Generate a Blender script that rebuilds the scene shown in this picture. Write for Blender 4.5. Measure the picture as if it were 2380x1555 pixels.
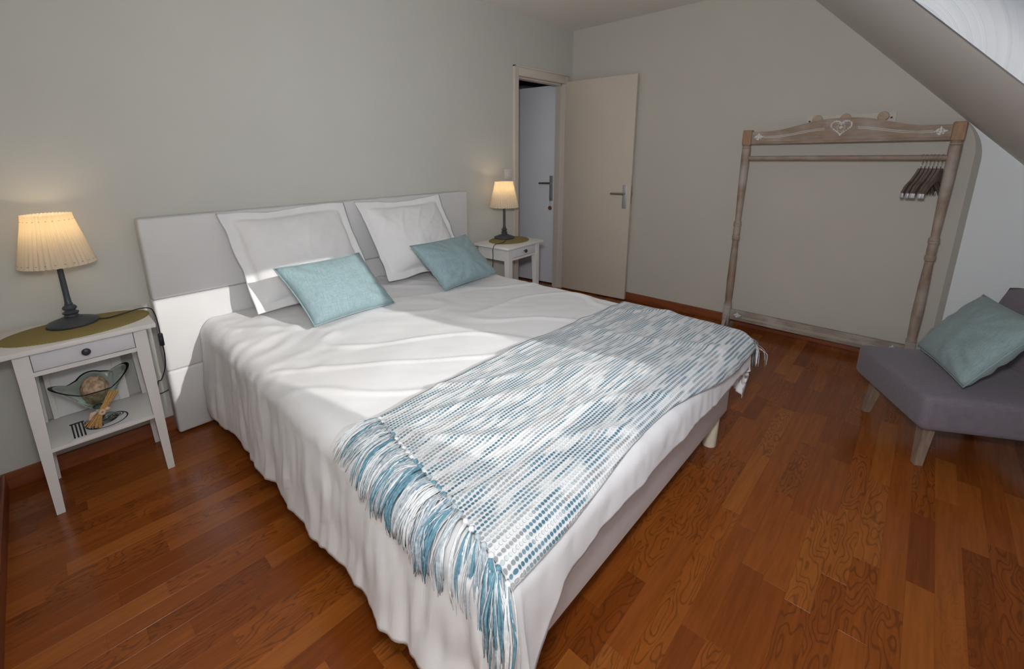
import bpy, bmesh, math, random
from mathutils import Vector, Matrix, noise
random.seed(7)
sc = bpy.context.scene
for o in list(bpy.data.objects): bpy.data.objects.remove(o)
C = sc.collection
PI = math.pi

# ------------------------------------------------------------------ camera
cam_d = bpy.data.cameras.new('camera'); cam = bpy.data.objects.new('camera', cam_d); C.objects.link(cam)
CAM = Vector((0.3004, -2.6573, 1.3741))
F_PX, CX, CY = 1033.2025, 1150.1211, 616.2891
yaw, pitch, roll = -0.8021, -0.2416, -0.0114
fwd = Vector((-math.sin(yaw)*math.cos(pitch), math.cos(yaw)*math.cos(pitch), math.sin(pitch)))
rgt = Vector((math.cos(yaw), math.sin(yaw), 0)); upv = rgt.cross(fwd)
r2 = math.cos(roll)*rgt + math.sin(roll)*upv; u2 = -math.sin(roll)*rgt + math.cos(roll)*upv
M3 = Matrix((r2, u2, -fwd)).transposed()
cam.matrix_world = Matrix.Translation(CAM) @ M3.to_4x4()
cam_d.sensor_fit = 'HORIZONTAL'; cam_d.sensor_width = 36.0
cam_d.lens = F_PX/2380*36
cam_d.shift_x = (1190-CX)/2380; cam_d.shift_y = -(777.5-CY)/2380
cam_d.clip_start = 0.02
sc.camera = cam

# ------------------------------------------------------------------ world, sun, flash, exposure
w = bpy.data.worlds.new('sky'); sc.world = w; w.use_nodes = True
bg = w.node_tree.nodes['Background']; bg.inputs[0].default_value = (0.62, 0.76, 1.0, 1); bg.inputs[1].default_value = 1.0
SUN_S, SUN_T = 0.20, 0.45          # horizontal drift and steepness of the sun's rays
sun_d = bpy.data.lights.new('sun', 'SUN'); sun = bpy.data.objects.new('sun', sun_d); C.objects.link(sun)
sun_d.energy = 2.5; sun_d.angle = 0.012; sun_d.color = (1.0, 0.97, 0.92)
sun.rotation_euler = Vector((-SUN_S, 1, -SUN_T)).to_track_quat('-Z', 'Y').to_euler()
# the photographer's flash, held above the lens
fl_d = bpy.data.lights.new('camera_flash', 'SPOT'); fl = bpy.data.objects.new('camera_flash', fl_d); C.objects.link(fl)
fl.location = (0.31, -2.61, 1.56)
fl.rotation_euler = (Vector((3.8, -1.6, 2.25)) - fl.location).to_track_quat('-Z', 'Y').to_euler()
fl_d.energy = 88; fl_d.spot_size = math.radians(150); fl_d.spot_blend = 1.0; fl_d.shadow_soft_size = 0.06
fl_d.color = (0.975, 0.985, 1.0)
# added fill light beside the flash, lifts floor and ceiling
fill_d = bpy.data.lights.new('fill_point', 'POINT'); fill = bpy.data.objects.new('fill_point', fill_d); C.objects.link(fill)
fill.location = (0.33, -2.59, 1.56); fill_d.energy = 24; fill_d.shadow_soft_size = 0.06; fill_d.color = (0.975, 0.985, 1.0)
sc.view_settings.view_transform = 'Standard'; sc.view_settings.look = 'None'
sc.view_settings.gamma = 1.0; sc.view_settings.use_curve_mapping = False
sc.view_settings.exposure = 0.0

# ------------------------------------------------------------------ materials
def new_mat(name):
    m = bpy.data.materials.new(name); m.use_nodes = True
    nt = m.node_tree; b = nt.nodes['Principled BSDF']
    return m, nt, b
def nd(nt, t, **k):
    n = nt.nodes.new(t)
    for a, v in k.items(): setattr(n, a, v)
    return n
def mth(nt, op, a, b=None, c=None):
    n = nd(nt, 'ShaderNodeMath', operation=op)
    for i, x in enumerate((a, b, c)):
        if x is None: continue
        if isinstance(x, (int, float)): n.inputs[i].default_value = x
        else: nt.links.new(x, n.inputs[i])
    return n.outputs[0]
def mixc(nt, fac, a, b, blend='MIX'):
    n = nd(nt, 'ShaderNodeMix', data_type='RGBA', blend_type=blend)
    for i, x in ((0, fac), (6, a), (7, b)):
        if isinstance(x, (int, float)): n.inputs[i].default_value = x
        elif isinstance(x, tuple): n.inputs[i].default_value = x if len(x) == 4 else (*x, 1)
        else: nt.links.new(x, n.inputs[i])
    return n.outputs[2]
def ramp(nt, fac, stops):
    n = nd(nt, 'ShaderNodeValToRGB'); e = n.color_ramp.elements
    while len(e) < len(stops): e.new(0.5)
    for s, (p, c) in zip(e, stops):
        s.position = p; s.color = (*c, 1)
    nt.links.new(fac, n.inputs[0]); return n.outputs[0]
def simple(name, col, rough=0.6, var=0.06, scale=6, bump=0.0, bscale=200, spec=0.5, metal=0.0, stretch=(1, 1, 1), coords='Object', sheen=0.0):
    m, nt, b = new_mat(name)
    tc = nd(nt, 'ShaderNodeTexCoord'); mp = nd(nt, 'ShaderNodeMapping'); mp.inputs['Scale'].default_value = stretch
    nt.links.new(tc.outputs[coords], mp.inputs[0])
    nz = nd(nt, 'ShaderNodeTexNoise'); nz.inputs['Scale'].default_value = scale; nz.inputs['Detail'].default_value = 4
    nt.links.new(mp.outputs[0], nz.inputs[0])
    d = tuple(max(0, c*(1-var)) for c in col); l = tuple(min(1, c*(1+var)) for c in col)
    nt.links.new(ramp(nt, nz.outputs[0], [(0.3, d), (0.7, l)]), b.inputs['Base Color'])
    b.inputs['Roughness'].default_value = rough; b.inputs['Metallic'].default_value = metal
    b.inputs['Specular IOR Level'].default_value = spec
    if sheen: b.inputs['Sheen Weight'].default_value = sheen
    if bump:
        n2 = nd(nt, 'ShaderNodeTexNoise'); n2.inputs['Scale'].default_value = bscale; n2.inputs['Detail'].default_value = 3
        nt.links.new(mp.outputs[0], n2.inputs[0])
        bp = nd(nt, 'ShaderNodeBump'); bp.inputs['Strength'].default_value = bump; bp.inputs['Distance'].default_value = 0.002
        nt.links.new(n2.outputs[0], bp.inputs['Height']); nt.links.new(bp.outputs[0], b.inputs['Normal'])
    return m
def woven(name, c1, c2, scale=700, rough=0.9, bump=0.25, var=0.5):
    m, nt, b = new_mat(name)
    tc = nd(nt, 'ShaderNodeTexCoord')
    cols = []
    for st in ((1, 14, 14), (14, 1, 1)):
        mp = nd(nt, 'ShaderNodeMapping'); mp.inputs['Scale'].default_value = st; nt.links.new(tc.outputs['Object'], mp.inputs[0])
        nz = nd(nt, 'ShaderNodeTexNoise'); nz.inputs['Scale'].default_value = scale/25; nz.inputs['Detail'].default_value = 3
        nt.links.new(mp.outputs[0], nz.inputs[0]); cols.append(nz.outputs[0])
    s = mth(nt, 'MULTIPLY', mth(nt, 'ADD', cols[0], cols[1]), 0.5)
    nt.links.new(ramp(nt, s, [(0.36, c1), (0.62, c2)]), b.inputs['Base Color'])
    b.inputs['Roughness'].default_value = rough; b.inputs['Sheen Weight'].default_value = 0.15
    bp = nd(nt, 'ShaderNodeBump'); bp.inputs['Strength'].default_value = bump; bp.inputs['Distance'].default_value = 0.001
    nt.links.new(s, bp.inputs['Height']); nt.links.new(bp.outputs[0], b.inputs['Normal'])
    return m
M = {}
M['wall'] = simple('wall_paint_greige', (0.60, 0.597, 0.56), 0.85, 0.015, 3, 0.12, 160, 0.25)
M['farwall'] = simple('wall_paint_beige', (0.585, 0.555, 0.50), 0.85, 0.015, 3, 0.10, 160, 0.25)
M['farband'] = simple('wall_taupe_band', (0.43, 0.415, 0.375), 0.85, 0.015, 3, 0.10, 160, 0.25)
M['whitewall'] = simple('wall_white', (0.84, 0.88, 0.91), 0.85, 0.012, 3, 0.08, 160, 0.25)
M['ceil'] = simple('ceiling_paint', (0.86, 0.83, 0.79), 0.9, 0.012, 2, 0.06, 120, 0.2)
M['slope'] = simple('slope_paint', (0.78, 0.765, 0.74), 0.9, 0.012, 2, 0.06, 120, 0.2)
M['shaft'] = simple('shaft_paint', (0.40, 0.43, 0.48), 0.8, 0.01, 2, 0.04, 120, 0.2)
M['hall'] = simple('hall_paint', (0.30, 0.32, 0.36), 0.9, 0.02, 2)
M['door'] = simple('door_paint_cream', (0.66, 0.585, 0.50), 0.5, 0.012, 4, 0.05, 300, 0.4)
M['door2'] = simple('door_paint_grey', (0.88, 0.90, 0.95), 0.5, 0.012, 4, 0.05, 300, 0.4)
M['frame'] = simple('frame_paint_cream', (0.66, 0.60, 0.53), 0.5, 0.012, 4, 0, 300, 0.4)
M['base'] = simple('baseboard_wood', (0.24, 0.070, 0.026), 0.38, 0.25, 5, 0.05, 80, 0.5, stretch=(1, 1, 6))
M['white'] = simple('white_lacquer', (0.78, 0.76, 0.74), 0.38, 0.02, 8, 0.02, 200, 0.5)
M['white_drawer'] = simple('white_lacquer_drawer', (0.72, 0.72, 0.76), 0.38, 0.02, 8, 0.02, 200, 0.5)
M['leather'] = simple('white_leatherette', (0.70, 0.695, 0.70), 0.55, 0.015, 8, 0.25, 420, 0.35)
M['bedbase'] = simple('bed_base_fabric', (0.70, 0.655, 0.64), 0.85, 0.03, 40, 0.2, 600, 0.2)
M['leg_cream'] = simple('cream_bed_leg', (0.75, 0.70, 0.56), 0.4, 0.02, 8)
M['linen'] = simple('white_cotton', (0.83, 0.825, 0.84), 0.85, 0.015, 12, 0.25, 900, 0.2, sheen=0.1)
M['pillow'] = simple('white_pillow_cotton', (0.82, 0.815, 0.825), 0.85, 0.015, 12, 0.25, 700, 0.2, sheen=0.1)
M['mattress'] = simple('mattress_ticking', (0.75, 0.75, 0.76), 0.9, 0.02, 20, 0.2, 400)
M['cushion'] = woven('light_blue_linen', (0.20, 0.30, 0.325), (0.30, 0.405, 0.43))
M['cushion_b'] = woven('teal_grey_linen', (0.205, 0.29, 0.305), (0.29, 0.375, 0.385))
M['piping'] = simple('blue_piping', (0.22, 0.38, 0.43), 0.9, 0.1, 60)
M['chair'] = woven('mauve_grey_upholstery', (0.155, 0.135, 0.165), (0.20, 0.175, 0.21), 900, 0.95, 0.15)
M['chairleg'] = simple('greyed_oak', (0.26, 0.19, 0.14), 0.5, 0.25, 14, 0.1, 80, stretch=(5, 5, 0.7))
M['lampmetal'] = simple('dark_grey_lamp_metal', (0.045, 0.055, 0.068), 0.42, 0.1, 30, 0.05, 300, 0.5)
M['cord'] = simple('black_cord', (0.012, 0.012, 0.014), 0.5, 0.1, 30)
M['knob'] = simple('dark_knob', (0.03, 0.035, 0.05), 0.35, 0.1, 30)
M['steel'] = simple('brushed_steel', (0.55, 0.56, 0.58), 0.42, 0.05, 60, 0, 200, 0.5, 0.55)
M['chrome'] = simple('chrome', (0.78, 0.78, 0.80), 0.12, 0.02, 60, 0, 200, 0.5, 1.0)
M['handle'] = simple('dark_steel_lever', (0.30, 0.29, 0.29), 0.30, 0.05, 60, 0, 200, 0.5, 0.7)
M['leatherfob'] = simple('brown_leather_fob', (0.26, 0.09, 0.045), 0.6, 0.1, 60)
M['brass'] = simple('brass', (0.75, 0.50, 0.20), 0.3, 0.05, 60, 0, 200, 0.5, 1.0)
M['switch'] = simple('switch_plastic', (0.74, 0.72, 0.68), 0.35, 0.01, 20)
M['raffia'] = simple('raffia', (0.60, 0.36, 0.13), 0.8, 0.3, 90, 0.2, 300, stretch=(4, 4, 1))
M['rose'] = simple('fabric_rose', (0.72, 0.52, 0.38), 0.85, 0.12, 60)
M['paper'] = simple('print_paper', (0.78, 0.77, 0.78), 0.4, 0.02, 20)
M['ink'] = simple('black_ink', (0.012, 0.012, 0.013), 0.5, 0.05, 20)
M['orn'] = simple('white_ornament', (0.74, 0.74, 0.73), 0.7, 0.06, 90)
M['stitch'] = simple('stitch_thread', (0.22, 0.17, 0.12), 0.9, 0.1, 90)
M['boardwhite'] = simple('hook_board_white', (0.66, 0.62, 0.55), 0.6, 0.03, 30)
M['hookwood'] = simple('hook_wood', (0.50, 0.37, 0.27), 0.6, 0.12, 30)
M['darkscrew'] = simple('dark_screw', (0.05, 0.05, 0.05), 0.5, 0.1, 30)
def whitewashed(name, base, wash, stretch, amt=0.5):
    m, nt, b = new_mat(name)
    tc = nd(nt, 'ShaderNodeTexCoord'); mp = nd(nt, 'ShaderNodeMapping'); mp.inputs['Scale'].default_value = stretch
    nt.links.new(tc.outputs['Object'], mp.inputs[0])
    g = nd(nt, 'ShaderNodeTexNoise'); g.inputs['Scale'].default_value = 22; g.inputs['Detail'].default_value = 6; g.inputs['Roughness'].default_value = 0.65
    nt.links.new(mp.outputs[0], g.inputs[0])
    p = nd(nt, 'ShaderNodeTexNoise'); p.inputs['Scale'].default_value = 7; p.inputs['Detail'].default_value = 3
    nt.links.new(tc.outputs['Object'], p.inputs[0])
    dk = tuple(c*0.62 for c in base)
    wood = ramp(nt, g.outputs[0], [(0.32, dk), (0.62, base)])
    k = mth(nt, 'MULTIPLY', ramp(nt, p.outputs[0], [(0.42, (0, 0, 0)), (0.68, (1, 1, 1))]), amt)
    nt.links.new(mixc(nt, k, wood, wash), b.inputs['Base Color'])
    b.inputs['Roughness'].default_value = 0.62
    bp = nd(nt, 'ShaderNodeBump'); bp.inputs['Strength'].default_value = 0.2; bp.inputs['Distance'].default_value = 0.001
    nt.links.new(g.outputs[0], bp.inputs['Height']); nt.links.new(bp.outputs[0], b.inputs['Normal'])
    return m
M['rackwood_z'] = whitewashed('washed_wood_upright', (0.36, 0.255, 0.19), (0.52, 0.48, 0.44), (3, 3, 0.4), 0.65)
M['rackwood_y'] = whitewashed('washed_wood_level', (0.36, 0.255, 0.185), (0.50, 0.46, 0.42), (3, 0.4, 3), 0.45)
M['rackwood_base'] = whitewashed('washed_wood_base', (0.34, 0.28, 0.23), (0.50, 0.47, 0.43), (3, 0.4, 3), 0.6)
M['rackblock'] = whitewashed('raw_wood_block', (0.40, 0.24, 0.14), (0.46, 0.34, 0.25), (3, 3, 0.4), 0.3)
M['hangerwood'] = whitewashed('dark_hanger_wood', (0.15, 0.105, 0.085), (0.30, 0.25, 0.22), (3, 3, 1), 0.4)
M['orn_line'] = simple('pale_line_paint', (0.55, 0.50, 0.44), 0.7, 0.06, 90)
# olive woven mat
def mat_olive():
    m, nt, b = new_mat('olive_woven_mat')
    tc = nd(nt, 'ShaderNodeTexCoord')
    wv = nd(nt, 'ShaderNodeTexWave', wave_type='RINGS', rings_direction='Z'); wv.inputs['Scale'].default_value = 70; wv.inputs['Distortion'].default_value = 0.6
    nt.links.new(tc.outputs['Object'], wv.inputs[0])
    nz = nd(nt, 'ShaderNodeTexNoise'); nz.inputs['Scale'].default_value = 180; nt.links.new(tc.outputs['Object'], nz.inputs[0])
    s = mth(nt, 'MULTIPLY', mth(nt, 'ADD', wv.outputs['Fac'], nz.outputs[0]), 0.5)
    nt.links.new(ramp(nt, s, [(0.2, (0.19, 0.145, 0.045)), (0.8, (0.32, 0.25, 0.085))]), b.inputs['Base Color'])
    b.inputs['Roughness'].default_value = 0.8
    bp = nd(nt, 'ShaderNodeBump'); bp.inputs['Strength'].default_value = 0.35; bp.inputs['Distance'].default_value = 0.001
    nt.links.new(s, bp.inputs['Height']); nt.links.new(bp.outputs[0], b.inputs['Normal'])
    return m
M['mat'] = mat_olive()
# parquet strip: colour varies strip by strip, grain along X
def mat_parquet():
    m, nt, b = new_mat('parquet_strip')
    geo = nd(nt, 'ShaderNodeNewGeometry'); oi = nd(nt, 'ShaderNodeObjectInfo')
    rnd = mth(nt, 'FRACT', mth(nt, 'ADD', mth(nt, 'MULTIPLY', geo.outputs['Random Per Island'], 3.17), mth(nt, 'MULTIPLY', oi.outputs['Random'], 7.31)))
    rnd2 = mth(nt, 'FRACT', mth(nt, 'MULTIPLY', rnd, 37.7))
    sx = nd(nt, 'ShaderNodeSeparateXYZ'); nt.links.new(geo.outputs['Position'], sx.inputs[0])
    cb = nd(nt, 'ShaderNodeCombineXYZ')
    nt.links.new(mth(nt, 'MULTIPLY', sx.outputs[0], 3.0), cb.inputs[0]); nt.links.new(mth(nt, 'MULTIPLY', sx.outputs[1], 42.0), cb.inputs[1])
    nt.links.new(mth(nt, 'MULTIPLY', rnd, 90.0), cb.inputs[2])
    gr = nd(nt, 'ShaderNodeTexNoise'); gr.inputs['Scale'].default_value = 1.6; gr.inputs['Detail'].default_value = 6; gr.inputs['Roughness'].default_value = 0.62
    nt.links.new(cb.outputs[0], gr.inputs[0])
    cb2 = nd(nt, 'ShaderNodeCombineXYZ')
    nt.links.new(mth(nt, 'MULTIPLY', sx.outputs[0], 2.2), cb2.inputs[0]); nt.links.new(mth(nt, 'MULTIPLY', sx.outputs[1], 9.0), cb2.inputs[1])
    nt.links.new(mth(nt, 'MULTIPLY', rnd2, 50.0), cb2.inputs[2])
    ca = nd(nt, 'ShaderNodeTexNoise'); ca.inputs['Scale'].default_value = 1.3; ca.inputs['Detail'].default_value = 2
    nt.links.new(cb2.outputs[0], ca.inputs[0])
    rings = mth(nt, 'SINE', mth(nt, 'MULTIPLY', ca.outputs[0], 120.0))
    rings = ramp(nt, mth(nt, 'MULTIPLY_ADD', rings, 0.5, 0.5), [(0.0, (1, 1, 1)), (0.28, (0, 0, 0))])
    few = ramp(nt, rnd2, [(0.60, (0, 0, 0)), (0.72, (1, 1, 1))])
    base = ramp(nt, rnd, [(0.0, (0.205, 0.050, 0.0085)), (0.35, (0.260, 0.069, 0.0115)), (0.8, (0.300, 0.084, 0.0140)), (1.0, (0.350, 0.112, 0.020))])
    g = ramp(nt, gr.outputs[0], [(0.32, (0.80, 0.78, 0.76)), (0.66, (1.08, 1.08, 1.08))])
    c = mixc(nt, 1.0, base, g, 'MULTIPLY')
    c = mixc(nt, mth(nt, 'MULTIPLY', mth(nt, 'MULTIPLY', rings, few), 0.42), c, (0.045, 0.014, 0.006))
    nt.links.new(c, b.inputs['Base Color'])
    nt.links.new(mth(nt, 'MULTIPLY_ADD', gr.outputs[0], 0.10, 0.17), b.inputs['Roughness'])
    b.inputs['Specular IOR Level'].default_value = 0.36
    bp = nd(nt, 'ShaderNodeBump'); bp.inputs['Strength'].default_value = 0.06; bp.inputs['Distance'].default_value = 0.001
    nt.links.new(gr.outputs[0], bp.inputs['Height']); nt.links.new(bp.outputs[0], b.inputs['Normal'])
    return m
M['parquet'] = mat_parquet()
M['subfloor'] = simple('subfloor', (0.03, 0.012, 0.006), 0.8)
# lamp shade: translucent pleated cloth
def mat_shade():
    m, nt, b = new_mat('pleated_shade_cloth')
    out = nt.nodes['Material Output']
    nz = nd(nt, 'ShaderNodeTexNoise'); nz.inputs['Scale'].default_value = 300
    d = nd(nt, 'ShaderNodeBsdfDiffuse'); d.inputs[0].default_value = (0.80, 0.72, 0.62, 1)
    t = nd(nt, 'ShaderNodeBsdfTranslucent'); t.inputs[0].default_value = (0.90, 0.74, 0.46, 1)
    nt.links.new(ramp(nt, nz.outputs[0], [(0.3, (0.76, 0.69, 0.60)), (0.7, (0.83, 0.76, 0.67))]), d.inputs[0])
    x = nd(nt, 'ShaderNodeMixShader'); x.inputs[0].default_value = 0.42
    nt.links.new(d.outputs[0], x.inputs[1]); nt.links.new(t.outputs[0], x.inputs[2]); nt.links.new(x.outputs[0], out.inputs[0])
    return m
M['shade'] = mat_shade()
def mat_emit(name, col, s):
    m, nt, b = new_mat(name); b.inputs['Base Color'].default_value = (*col, 1)
    b.inputs['Emission Color'].default_value = (*col, 1); b.inputs['Emission Strength'].default_value = s
    return m
M['bulb'] = mat_emit('warm_bulb', (1.0, 0.82, 0.55), 5)
def mat_glass(name, col, rough=0.02, ior=1.45):
    m, nt, b = new_mat(name)
    b.inputs['Base Color'].default_value = (*col, 1); b.inputs['Transmission Weight'].default_value = 1.0
    b.inputs['Roughness'].default_value = rough; b.inputs['IOR'].default_value = ior
    return m
M['glass'] = mat_glass('green_tinted_glass', (0.83, 0.95, 0.89))
M['glassrim'] = mat_glass('dark_green_glass_rim', (0.06, 0.25, 0.17), 0.05)
def mat_pane():
    m, nt, b = new_mat('window_pane'); out = nt.nodes['Material Output']
    t = nd(nt, 'ShaderNodeBsdfTransparent'); g = nd(nt, 'ShaderNodeBsdfGlossy'); g.inputs['Roughness'].default_value = 0.02
    x = nd(nt, 'ShaderNodeMixShader'); x.inputs[0].default_value = 0.05
    nt.links.new(t.outputs[0], x.inputs[1]); nt.links.new(g.outputs[0], x.inputs[2]); nt.links.new(x.outputs[0], out.inputs[0])
    return m
M['pane'] = mat_pane()
def mat_potpourri():
    m, nt, b = new_mat('potpourri_ball')
    tc = nd(nt, 'ShaderNodeTexCoord'); v = nd(nt, 'ShaderNodeTexVoronoi'); v.inputs['Scale'].default_value = 90; nt.links.new(tc.outputs['Object'], v.inputs[0])
    n = nd(nt, 'ShaderNodeTexNoise'); n.inputs['Scale'].default_value = 60; nt.links.new(tc.outputs['Object'], n.inputs[0])
    nt.links.new(ramp(nt, n.outputs[0], [(0.35, (0.34, 0.20, 0.11)), (0.65, (0.66, 0.48, 0.34))]), b.inputs['Base Color'])
    b.inputs['Roughness'].default_value = 0.9
    bp = nd(nt, 'ShaderNodeBump'); bp.inputs['Strength'].default_value = 0.8; bp.inputs['Distance'].default_value = 0.004
    nt.links.new(v.outputs['Distance'], bp.inputs['Height']); nt.links.new(bp.outputs[0], b.inputs['Normal'])
    return m
M['potpourri'] = mat_potpourri()
# throw: white yarn with rows of blue and grey ikat knots; UV in metres
def mat_throw():
    m, nt, b = new_mat('woven_throw')
    uv = nd(nt, 'ShaderNodeUVMap'); uv.uv_map = 'UVMap'
    s = nd(nt, 'ShaderNodeSeparateXYZ'); nt.links.new(uv.outputs[0], s.inputs[0])
    U, V = s.outputs[0], s.outputs[1]
    PV, PU = 0.0118, 0.0108
    row = mth(nt, 'FLOOR', mth(nt, 'DIVIDE', V, PV))
    wn = nd(nt, 'ShaderNodeTexWhiteNoise', noise_dimensions='1D'); nt.links.new(row, wn.inputs['W'])
    fv = mth(nt, 'FRACT', mth(nt, 'DIVIDE', V, PV))
    fu = mth(nt, 'FRACT', mth(nt, 'ADD', mth(nt, 'DIVIDE', U, PU), mth(nt, 'MULTIPLY', row, 0.5)))
    dv = mth(nt, 'ABSOLUTE', mth(nt, 'SUBTRACT', fv, 0.5)); du = mth(nt, 'ABSOLUTE', mth(nt, 'SUBTRACT', fu, 0.5))
    d2 = mth(nt, 'SQRT', mth(nt, 'ADD', mth(nt, 'POWER', mth(nt, 'MULTIPLY', dv, 1.35), 2.0), mth(nt, 'POWER', du, 2.0)))
    dot = ramp(nt, d2, [(0.34, (1, 1, 1)), (0.49, (0, 0, 0))])
    def noise2(ku, kr, off, det):
        cb = nd(nt, 'ShaderNodeCombineXYZ')
        nt.links.new(mth(nt, 'MULTIPLY_ADD', U, ku, mth(nt, 'MULTIPLY', wn.outputs[0], off)), cb.inputs[0]); nt.links.new(mth(nt, 'MULTIPLY', row, kr), cb.inputs[1])
        n = nd(nt, 'ShaderNodeTexNoise'); n.inputs['Scale'].default_value = 1.0; n.inputs['Detail'].default_value = det
        nt.links.new(cb.outputs[0], n.inputs[0]); return n.outputs[0]
    hue = noise2(5.0, 0.22, 0.8, 2.0); streak = noise2(6.5, 0.62, 1.2, 1.5)
    col = ramp(nt, hue, [(0.34, (0.030, 0.105, 0.165)), (0.46, (0.065, 0.175, 0.25)), (0.52, (0.15, 0.25, 0.31)), (0.58, (0.27, 0.27, 0.29)), (0.68, (0.36, 0.41, 0.45))])
    plain = ramp(nt, streak, [(0.50, (1, 1, 1)), (0.60, (0.12, 0.12, 0.12))])
    k = mth(nt, 'MULTIPLY', dot, plain)
    yarn = nd(nt, 'ShaderNodeTexNoise'); yarn.inputs['Scale'].default_value = 700; nt.links.new(uv.outputs[0], yarn.inputs[0])
    g0 = ramp(nt, yarn.outputs[0], [(0.3, (0.66, 0.68, 0.70)), (0.7, (0.84, 0.85, 0.86))])
    ground = mixc(nt, mth(nt, 'MULTIPLY', plain, 0.16), g0, col)
    nt.links.new(mixc(nt, k, ground, col), b.inputs['Base Color'])
    b.inputs['Roughness'].default_value = 0.95; b.inputs['Sheen Weight'].default_value = 0.2
    h = mth(nt, 'ADD', mth(nt, 'MULTIPLY', mth(nt, 'SUBTRACT', 1.0, dot), 1.0), mth(nt, 'MULTIPLY', yarn.outputs[0], 0.4))
    bp = nd(nt, 'ShaderNodeBump'); bp.inputs['Strength'].default_value = 0.7; bp.inputs['Distance'].default_value = 0.003
    nt.links.new(h, bp.inputs['Height']); nt.links.new(bp.outputs[0], b.inputs['Normal'])
    return m
M['throw'] = mat_throw()
M['yarn_blue'] = simple('blue_yarn', (0.13, 0.27, 0.35), 0.95, 0.3, 120, 0.3, 600)
M['yarn_grey'] = simple('grey_yarn', (0.42, 0.48, 0.53), 0.95, 0.25, 120, 0.3, 600)
M['yarn_white'] = simple('white_yarn', (0.76, 0.78, 0.80), 0.95, 0.1, 120, 0.3, 600)

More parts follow.
